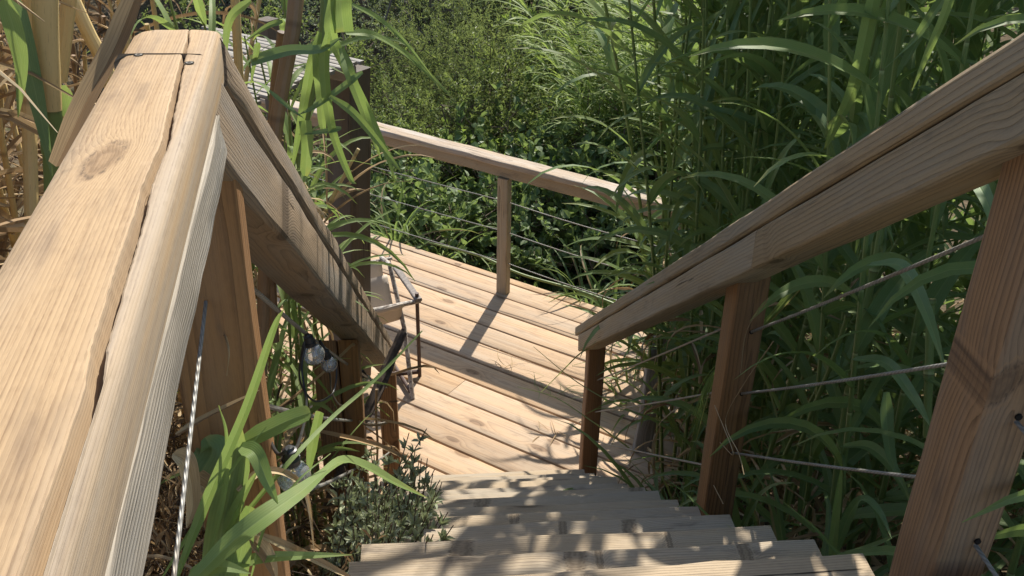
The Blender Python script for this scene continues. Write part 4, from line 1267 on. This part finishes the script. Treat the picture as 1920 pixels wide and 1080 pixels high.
make_thick_cane()
hero('dry_leaf', 'long brown folded dead leaf leaning against the edge of the sunlit handrail', 'dead leaf', None,
     [(pb((262, -30, 1.25), (215, 85, 1.2), (160, 190, 1.13), (105, 310, 1.05)), 0.026, {'fold': 0.9, 'mat': M_DRY, 'prof': ([0, .2, .8, 1], [.7, 1, .9, .6])})])
for q, lab in (((pb((132, -30, 1.5), (125, 40, 1.5), (112, 150, 1.5)), 0.011), 'slim dry cane just right of the thick cane at the far left'),
               ((pb((128, -20, 1.6), (165, 60, 1.6), (200, 130, 1.6), (215, 200, 1.6)), 0.011), 'dry cane slanting down to the right behind the brown folded leaf'),
               ((pb((50, -30, 1.7), (52, 120, 1.7), (60, 420, 1.6)), 0.012), 'tan cane standing behind the thick cane at the far left'),
               ((pb((225, -30, 1.9), (235, 60, 1.9), (250, 160, 1.9)), 0.010), 'thin dry cane behind the far end of the sunlit handrail')):
    mb = MB(); P = spline(q[0], 26); tube(mb, P, q[1], 12)
    o = mb.build('dry_cane', M_CANED, origin=q[0][-1]); tag(o, lab, 'reed')

# reed clump between the left handrail and the dark post
def make_clump():
    LP = ([0, .15, .5, 1], [.6, 1, .8, .05])
    stem1 = pb((560, -60, 2.15), (548, 60, 2.1), (520, 220, 2.05), (500, 420, 2.0), (490, 700, 1.95))
    hero('reed_clump', 'sunlit reed with brown sheathed stem and green leaves arching over the dark pergola post', 'reed', stem1[::-1], [
        (pb((625, -20, 2.1), (620, 60, 2.1), (650, 130, 2.15), (690, 210, 2.2), (725, 290, 2.2), (742, 345, 2.2)), 0.026),
        (pb((648, 62, 2.1), (700, 65, 2.15), (760, 100, 2.25), (810, 145, 2.3), (850, 185, 2.3)), 0.020),
        (pb((660, 8, 2.1), (710, 35, 2.15), (760, 80, 2.2), (830, 170, 2.2)), 0.014),
        (pb((640, 70, 2.0), (600, 92, 2.0), (540, 95, 2.0), (470, 115, 2.0)), 0.026, {'prof': ([0, .3, .8, 1], [.1, .7, 1, .9]), 'mat': M_REEDS}),
        (pb((640, 90, 2.05), (660, 150, 2.0), (690, 230, 2.0), (715, 300, 2.0)), 0.024),
        (pb((618, 180, 1.95), (660, 210, 1.95), (700, 255, 1.95), (735, 300, 1.95), (752, 322, 1.95)), 0.018),
        (pb((615, 60, 2.0), (608, 130, 2.0), (622, 240, 2.0), (655, 330, 2.0), (668, 345, 2.0)), 0.022),
        (pb((680, 135, 2.0), (640, 165, 2.0), (590, 200, 2.0), (560, 215, 2.0)), 0.016, {'mat': M_REEDS}),
        (pb((640, -30, 2.1), (640, 20, 2.1), (645, 60, 2.1)), 0.045, {'prof': ([0, 1], [1, .9])}),
        (pb((505, 170, 2.0), (540, 200, 2.0), (570, 222, 2.0)), 0.010, {'mat': M_REEDS}),
        (pb((640, 240, 2.0), (610, 246, 2.0), (560, 252, 2.0)), 0.014, {'mat': M_REEDS}),
        (pb((572, 226, 2.0), (576, 270, 2.0), (572, 330, 2.0)), 0.026, {'prof': ([0, .9, 1], [1, .9, .4])}),
        (pb((590, 100, 2.0), (600, 160, 2.05), (604, 230, 2.05), (612, 255, 2.05)), 0.024),
        (pb((600, 60, 2.05), (580, 140, 2.05), (560, 250, 2.05), (545, 330, 2.05)), 0.022),
        (pb((530, 40, 2.05), (500, 50, 2.05), (455, 80, 2.05)), 0.014),
        (pb((470, 0, 2.0), (430, 40, 2.0), (420, 130, 2.0)), 0.02),
        (pb((485, 80, 2.0), (480, 100, 2.0), (470, 160, 2.0)), 0.014),
    ], mats=(M_CANEB, M_REEDL), stem_r=(0.014, 0.017))
    for i, (q, r, lab, mt) in enumerate(((pb((610, -40, 2.3), (600, 100, 2.25), (560, 300, 2.2), (540, 560, 2.1)), 0.009, 'green reed stem behind the brown sheathed stem', M_CANEG),
                         (pb((530, 60, 2.2), (515, 180, 2.2), (505, 420, 2.15), (515, 640, 2.1)), 0.012, 'brown dry stalk in the clump behind the left handrail', M_CANEB),
                         (pb((440, -20, 2.2), (445, 80, 2.2), (455, 260, 2.2)), 0.010, 'tan stalk rising just beyond the far end of the sunlit handrail', M_CANED))):
        mb = MB(); tube(mb, spline(q, 26), r, 10)
        tag(mb.build('reed_stalk', mt, origin=q[-1]), lab, 'reed')
    yp = plant_proto('young_reed', 'slender green young reed in the clump behind the left handrail', 'reed', 'young reeds behind the left handrail', 702, (M_CANEG, M_REEDL, M_DRY),
                     H=1.9, nleaf=17, LL=(0.25, 0.42), LWd=(0.012, 0.024), r0=0.007, lean=0.12, first=0.3, dry_low=5)
    for i, (px, py, b) in enumerate(((505, 420, 2.5), (560, 420, 2.75), (470, 380, 2.7), (530, 330, 3.3), (590, 330, 3.5), (455, 330, 2.3), (480, 360, 2.45), (540, 400, 2.35), (600, 420, 3.0), (500, 380, 2.9))):
        q = at_b(px, py, b); g = float(ground(q[0], q[1]))
        place(yp, (q[0], q[1], g), i * 1.9, (0.95, 1.12, 1.2)[i % 3])
    Rr = np.random.default_rng(77)
    # dry and green leaves filling the gap under the left handrail
    for i in range(14):
        x = Rr.uniform(480, 548); y = Rr.uniform(330, 560); b = Rr.uniform(2.0, 2.9)
        p = at_b(x, y, b)
        a = Rr.uniform(0, 6.28)
        mb = MB()
        for k in range(9):
            blade(mb, reed_leaf_path(p + Rr.normal(size=3) * 0.012, a + Rr.normal(0, 1.2), Rr.uniform(0.0, 1.2), Rr.uniform(0.08, 0.2), Rr.uniform(1.5, 3.2), 9, Rr.normal(0, 0.6)), Rr.uniform(0.006, 0.02), Z + Rr.normal(size=3) * 0.4, fold=0.4, twist=Rr.normal(0, 1.0))
        g = i % 3 == 0
        o = mb.build('reed_tuft', M_REEDL if g else M_DRY, origin=p)
        tag(o, 'small tuft of green reed blades under the left handrail' if g else 'tangle of dry reed blades under the left handrail', 'reed', 'green tufts under the left handrail' if g else 'dry tangles under the left handrail')
make_clump()

# foreground shoot at the bottom left
hero('reed_shoot', 'bright green reed shoot with a long leaf arching towards the treads, bottom left foreground', 'reed',
     pb((415, 1200, 0.941), (425, 1060, 0.941), (445, 930, 0.941), (455, 830, 0.941)), [
    (pb((345, 1105, 0.84), (430, 1020, 0.855), (500, 965, 0.88), (565, 920, 0.93), (608, 885, 0.98), (645, 863, 1.03), (692, 877, 1.08), (745, 906, 1.12), (802, 934, 1.15)), 0.027,
     {'prof': ([0, .125, .25, .375, .5, .6, .7, .8, .9, 1], [.5, .9, 1, .75, .42, .6, .95, .85, .5, .06]), 'twist': 0.5}),
    (pb((330, 1085, 0.882), (395, 920, 0.882), (460, 770, 0.882), (512, 620, 0.882), (532, 580, 0.882)), 0.013),
    (pb((440, 836, 0.941), (490, 812, 0.941), (540, 788, 0.941), (582, 773, 0.941)), 0.023, {'prof': ([0, .3, .8, .97, 1], [.4, 1, 1, .8, .4])}),
    (pb((450, 836, 0.924), (478, 850, 0.907), (500, 900, 0.890), (521, 945, 0.882)), 0.022),
    (pb((430, 1000, 0.941), (530, 880, 0.958), (620, 785, 1.056), (700, 715, 1.126), (792, 620, 1.188)), 0.006, {'prof': ([0, .3, .8, 1], [1, 1, .8, .3])}),
    (pb((390, 1075, 0.924), (480, 1048, 0.924), (560, 1042, 0.924), (660, 1040, 0.924)), 0.016),
    (pb((578, 890, 1.056), (585, 840, 1.056), (600, 772, 1.056)), 0.014, {'prof': ([0, .5, 1], [.3, 1, .8])}),
    (pb((405, 1110, 0.932), (415, 1000, 0.932), (440, 880, 0.932), (448, 800, 0.932)), 0.040, {'prof': ([0, .7, 1], [1, .9, .2])}),
    (pb((440, 1100, 0.924), (455, 1020, 0.924), (470, 950, 0.924)), 0.03, {'prof': ([0, .8, 1], [1, .8, .4])}),
    (pb((300, 1090, 0.9), (380, 960, 0.9), (450, 860, 0.92), (500, 800, 0.94)), 0.005),
    (pb((470, 1085, 0.92), (500, 980, 0.92), (560, 900, 0.95), (620, 850, 1.0)), 0.004),
    (pb((380, 1080, 0.9), (420, 930, 0.9), (425, 820, 0.9), (410, 760, 0.9)), 0.006),
    (pb((420, 1000, 0.924), (455, 930, 0.916), (485, 880, 0.907)), 0.014),
    (pb((360, 1095, 0.857), (380, 1070, 0.857), (420, 1062, 0.857), (470, 1075, 0.857)), 0.022),
], stem_r=(0.012, 0.008))
hero('reed_leaf', 'blue-green reed leaf tip showing between the near left post and the handrail', 'leaf', None,
     [(pb((360, 915, 0.991), (380, 880, 0.991), (398, 845, 0.991), (385, 820, 0.991)), 0.042, {'prof': ([0, .2, .8, 1], [.7, 1, .9, .3]), 'mat': M_REEDS})])
for pts, W, lab in ((pb((330, 815, 0.966), (380, 785, 0.966), (440, 755, 0.941), (486, 732, 0.924)), 0.008, 'straight tan dead leaf crossing the near left post'),
                    (pb((372, 574, 1.091), (405, 600, 1.056), (428, 650, 0.991), (425, 705, 0.991)), 0.004, 'thin curled straw in front of the near left post'),
                    (pb((325, 850, 0.924), (350, 870, 0.924), (362, 940, 0.924), (350, 990, 0.924)), 0.024, 'curled brown leaf at the foot of the sunlit handrail'),
                    (pb((360, 900, 0.941), (385, 915, 0.941), (395, 950, 0.941)), 0.03, 'broad tan leaf scrap below the blue-green leaf tip'),
                    (pb((445, 920, 0.924), (490, 885, 0.941), (540, 890, 0.958), (575, 930, 0.974), (590, 1040, 0.974)), 0.010, 'long arched straw in front of the lowest bulb'),
                    (pb((480, 1000, 0.924), (560, 1035, 0.941), (640, 1075, 0.966), (700, 1110, 1.056)), 0.012, 'tan dead stalk crossing the bottom edge beside the shoot'),
                    (pb((470, 1005, 0.924), (500, 1040, 0.924), (520, 1090, 0.924)), 0.022, 'pale folded dead leaf below the shoot')):
    hero('dead_leaf', lab, 'dead leaf', None, [(pts, W, {'mat': M_DRY, 'fold': 0.7})])

# leaf litter and tangled stems on the bank at the left of the stairs
def make_litter():
    mb = MB(); R = np.random.default_rng(31)
    for i in range(1500):
        a = R.uniform(-1.1, -0.24); b = R.uniform(0.9, 4.6)
        p = S(a, b, 0); z = float(ground(p[0], p[1])) + R.uniform(0, 0.22) + (0.25 if b < 2.2 else 0.0) * R.random()
        p[2] = z
        blade3(mb, reed_leaf_path(p, R.uniform(0, 6.28), R.uniform(-0.5, 0.9), R.uniform(0.08, 0.32), R.uniform(0, 3.0), 6, R.normal(0, 1.2)), R.uniform(0.006, 0.026), Z + R.normal(size=3) * 0.6, 0.5)
    tag(mb.build('leaf_litter', M_DRY), 'tangled dry leaf litter on the bank left of the stairs', 'leaf litter', kind='stuff')
    mb = MB()
    for i in range(1300):
        a = R.uniform(0.95, 4.0); b = R.uniform(0.6, 8)
        p = S(a, b, 0)
        if float(p @ DN) < 5.7 and float(p @ DT) > 1.5 and b > 4.3 and a < 1.5: continue
        p[2] = float(ground(p[0], p[1])) + R.uniform(0, 0.12)
        blade3(mb, reed_leaf_path(p, R.uniform(0, 6.28), R.uniform(-0.4, 0.9), R.uniform(0.1, 0.4), R.uniform(0, 3.0), 6, R.normal(0, 1.2)), R.uniform(0.006, 0.026), Z + R.normal(size=3) * 0.6, 0.5)
    tag(mb.build('leaf_litter', M_DRYD), 'dead reed leaves littering the ground under the right-hand reeds', 'leaf litter', kind='stuff')
make_litter()

# grey-green shrub overhanging the left end of the treads
def make_salt():
    R = np.random.default_rng(55)
    root = empty('saltbush', S(-0.3, 2.3, 1.0), 'small grey-green shrub spilling over the left end of the treads', 'shrub')
    fm, st = MB(), MB()
    tips = []
    base = S(-0.28, 2.2, 1.0)
    for i in range(120):
        x = R.normal(728, 48); y = R.normal(935, 46)
        if i < 8: x, y = [(790, 860), (735, 835), (825, 900), (840, 960), (775, 870), (850, 985), (815, 880), (700, 830)][i]
        if x > 860 or x < 600 or y > 1050: continue
        b = np.interp(y, [830, 1050], [2.45, 1.72]) + R.normal(0, 0.06)
        tips.append(at_b(x, y, b))
    P, Dd = [], []
    for tpt in tips:
        m = base * 0.45 + tpt * 0.55 + R.normal(size=3) * 0.05 - Z * 0.03
        path = spline([base + R.normal(size=3) * 0.05, m, tpt], 16)
        tube(st, path, np.linspace(0.004, 0.0015, 16), 5)
        for k in range(60):
            f = R.uniform(0.42, 1.0); q = path[int(f * 15)]
            d = unit(path[15] - path[8]) * 0.8 + R.normal(size=3) * 0.6 + Z * 0.25
            P.append(q); Dd.append(d)
    P = np.array(P); Dd = np.array(Dd); n = len(P)
    leafcloud(fm, P, Dd, Z + R.normal(size=(n, 3)) * 0.6, R.uniform(0.022, 0.042, n), R.uniform(0.009, 0.015, n))
    part(fm, 'foliage', M_SALT, root); part(st, 'stems', M_TWIG, root)
make_salt()

# dead stick and wisps by the lower left post
def make_stick():
    mb = MB()
    P = pb((756, 622, 3.0), (720, 700, 2.9), (680, 790, 2.75), (640, 880, 2.6), (610, 960, 2.5))
    tube(mb, spline(P, 40) + rng.normal(0, 0.001, (40, 3)), np.linspace(0.017, 0.015, 40), 9)
    tube(mb, spline([P[0] + Z * 0.012, P[1] + E_ * 0.02, P[2] + E_ * 0.016], 24), 0.006, 6)
    tag(mb.build('dead_stick', M_STICK, origin=P[-1]), 'dark dead stick leaning across the lower left post', 'stick')
    mb = MB()
    tube(mb, spline(pb((672, 790, 2.6), (690, 797, 2.6), (710, 797, 2.6), (726, 793, 2.6)), 12), 0.004, 6)
    tag(mb.build('twig', M_DRY, origin=at_b(672, 790, 2.6)), 'short pale twig below the small bulb', 'twig')
    mb = MB()
    tube(mb, spline(pb((706, 730, 2.7), (705, 780, 2.7), (708, 830, 2.7), (706, 880, 2.7)), 12), 0.0045, 6)
    tag(mb.build('twig', M_DRY, origin=at_b(706, 880, 2.7)), 'upright pale twig beside the dead stick', 'twig')
make_stick()

# nearest leaves of the right-hand reeds
def right_heroes():
    A = 1.05
    g = 'near leaves of the right-hand reeds'
    L = [
        ('light green pointed leaf hanging from the top edge above the right handrail', pa((1650, -60, A), (1625, 60, A), (1598, 170, A), (1560, 250, A), (1546, 280, A)), 0.036, M_REEDL),
        ('arched leaf curling over just above the middle right post', pa((1370, 260, 1.35), (1410, 190, 1.35), (1455, 165, 1.35), (1500, 215, 1.35)), 0.022, M_REEDS),
        ('leaf hanging straight down onto the right handrail above its joint', pa((1500, 255, 1.1), (1470, 290, 1.1), (1440, 350, 1.1), (1421, 435, 1.08)), 0.030, M_REEDS),
        ('broad blue-green leaf bending over below the right handrail beside the near post', pa((1775, 335, 1.05), (1815, 325, 1.0), (1850, 375, 0.98), (1872, 460, 0.97)), 0.036, M_REEDS),
        ('broad leaf falling between the upper and middle cables near the right post', pa((1630, 495, 1.05), (1690, 500, 1.02), (1735, 580, 1.0), (1772, 690, 1.0)), 0.038, M_REEDS),
        ('long dark leaf crossing below the middle cable towards the near right post', pa((1600, 672, 1.1), (1660, 680, 1.08), (1710, 740, 1.06), (1745, 800, 1.05)), 0.036, M_REEDS),
        ('leaf hanging vertically left of the near right post', pa((1662, 735, 1.1), (1664, 800, 1.1), (1672, 860, 1.1), (1695, 915, 1.1)), 0.032, M_REEDS),
        ('dark leaf dropping behind the lowest right cable', pa((1580, 835, 1.15), (1630, 838, 1.13), (1675, 880, 1.12), (1708, 945, 1.12)), 0.040, M_REED),
        ('upright yellow-green leaf between the treads and the near right post', pa((1558, 1060, 1.0), (1566, 980, 1.0), (1573, 920, 1.0), (1579, 870, 1.0)), 0.022, M_REEDL),
        ('folded green leaf just right of the upright yellow-green leaf', pa((1562, 1050, 1.02), (1590, 970, 1.02), (1618, 935, 1.02), (1650, 960, 1.02), (1672, 1010, 1.02)), 0.026, M_REEDS),
        ('curved dark leaf right of the foot of the middle right post', pa((1392, 985, 1.0), (1420, 935, 1.0), (1452, 910, 1.0), (1492, 905, 1.0)), 0.028, M_REEDS),
        ('level leaf low down by the foot of the near right post', pa((1560, 1050, 1.1), (1620, 1030, 1.1), (1690, 1000, 1.1)), 0.028, M_REEDS),
        ('wide pale sheath-like leaf standing behind the hanging pointed leaf', pa((1690, 20, 1.3), (1660, 120, 1.3), (1630, 220, 1.3), (1585, 330, 1.3)), 0.060, M_REEDS),
        ('leaf slanting left from the top edge at the far right', pa((1780, -20, 1.1), (1745, 30, 1.1), (1700, 90, 1.1), (1612, 170, 1.15)), 0.022, M_REEDS),
        ('thin leaf hanging near the top right corner', pa((1790, -30, 1.0), (1770, 30, 1.0), (1735, 110, 1.0), (1710, 170, 1.0)), 0.018, M_REEDL),
        ('bright arched leaf beyond the far end of the deck railing', pa((1262, 400, 1.75), (1280, 350, 1.75), (1320, 345, 1.75), (1375, 395, 1.75)), 0.026, M_REEDL),
    ]
    for lab, pts, W, mt in L:
        prof = None
        if 'sheath' in lab: prof = ([0, .3, 1], [1, 1, .5])
        hero('reed_leaf', lab, 'leaf', None, [(pts, W, {'mat': mt, 'prof': prof, 'fold': 0.3})], group=g)
    for i, (pts, r, lab) in enumerate(((pa((1660, 380, 1.3), (1640, 500, 1.28), (1610, 640, 1.26), (1580, 800, 1.25), (1560, 960, 1.24)), 0.0105, 'pale green jointed cane nearest the upper right cable'),
                                 (pa((1590, 590, 1.2), (1560, 680, 1.2), (1520, 780, 1.2), (1480, 900, 1.2), (1465, 1000, 1.2)), 0.007, 'thin zigzag cane between the middle and near right posts'),
                                 (pa((1745, 560, 1.3), (1742, 680, 1.3), (1738, 820, 1.3)), 0.011, 'green cane close to the left edge of the near right post'))):
        mb = MB(); P = spline(pts, 60)
        s = np.concatenate([[0], np.cumsum(np.linalg.norm(np.diff(P, axis=0), axis=1))]); ph = (s / 0.2) % 1.0
        tube(mb, P, r * np.where((ph > 0.88) | (ph < 0.08), 1.3, 1.0), 10)
        tag(mb.build('reed_cane', M_CANEG, origin=pts[-1]), lab, 'reed')
    mb = MB()
    R = np.random.default_rng(9)
    for i in range(12):
        o = R.normal(0, 5, 2)
        pts = pa((1500 + o[0], 530 + o[1], 0.95), (1420, 620 + o[1] * .5, 0.86 + R.uniform(0, .05)), (1340 + o[0], 700 + o[1], 0.80), (1305 + 2 * o[0], 790 + 3 * o[1], 0.80))
        blade3(mb, spline(pts, 16), R.uniform(0.003, 0.009), unit(CAM - pts[1]), 0.3)
    tag(mb.build('grass_wisp', M_REEDL, origin=at_a(1420, 620, 0.9)), 'wisp of thin green blades draped across the middle right post', 'grass')
    mb = MB()
    for pts in (pa((1450, 640, .77), (1395, 720, .77), (1360, 790, .77), (1385, 850, .77), (1395, 890, .77)), pa((1440, 560, .77), (1400, 620, .77), (1388, 700, .77)), pa((1340, 760, .77), (1375, 850, .77), (1350, 830, .77)), pa((1338, 910, .77), (1356, 945, .77))):
        tube(mb, spline(pts, 24), 0.0012, 5)
    tag(mb.build('dry_tendril', M_DRY, origin=at_a(1395, 720, .77)), 'thin curling dry tendril against the face of the middle right post', 'tendril')
right_heroes()

# scraps on the deck and stalks reaching over it
def make_scraps():
    R = np.random.default_rng(4)
    for i, (px, py, n, lab) in enumerate(((950, 690, 9, 'little heap of dry grass on the sunlit deck in line with the far post'), (1060, 735, 7, 'small sprig of grass on the deck by the lowest right post'),
                                          (1040, 815, 6, 'curled dry scrap on the deck left of the lowest right post'), (1005, 715, 8, 'thin wiry straws lying on the deck beside the shadow band'))):
        mb = MB(); c = at_z(px, py, 0.004)
        for k in range(n):
            blade3(mb, reed_leaf_path(c + R.normal(size=3) * np.array([.03, .03, 0]), R.uniform(0, 6.28), R.uniform(0, 0.5), R.uniform(0.06, 0.2), R.uniform(0.2, 0.9), 7, R.normal(0, 1)), R.uniform(0.003, 0.007), Z, 0.2)
        tag(mb.build('dry_grass', M_DRY if i % 2 == 0 else M_WILLOW, origin=c), lab, 'dry grass')
    for pts, lab in ((pb((1110, 650, 4.1), (1085, 665, 4.15), (1050, 700, 4.3), (1015, 735, 4.4)), 'bent straw hanging from the low end of the right handrail'),
                     (pb((1250, 790, 3.9), (1170, 765, 4.0), (1080, 715, 4.2), (1000, 650, 4.4)), 'upper long green stalk reaching left across the lowest right post'),
                     (pb((1180, 840, 3.9), (1110, 790, 4.0), (1040, 745, 4.2), (970, 725, 4.4)), 'lower long green stalk reaching left across the lowest right post')):
        mb = MB(); blade(mb, spline(pts, 24), 0.008, unit(CAM - pts[1]), 0.3, prof=([0, .5, 1], [1, .8, .3]))
        tag(mb.build('grass_stalk', M_WILLOW, origin=pts[0]), lab, 'grass')
    mb = MB()
    P = [D(5.68, 4.4, 0.05), D(5.70, 3.9, 0.06), D(5.68, 3.5, 0.03), D(5.72, 3.0, 0.02), D(5.70, 2.5, 0.0)]
    tube(mb, spline(P, 30), np.linspace(0.008, 0.012, 30), 8)
    tag(mb.build('fallen_cane', M_CANEG, origin=P[-1]), 'green cane lying along the far edge of the deck below the wires', 'reed')
make_scraps()

# remove the prototypes that were never placed
for o in list(bpy.data.objects):
    if o.parent is None and o.location.z < -40:
        for c in list(o.children): bpy.data.objects.remove(c)
        bpy.data.objects.remove(o)
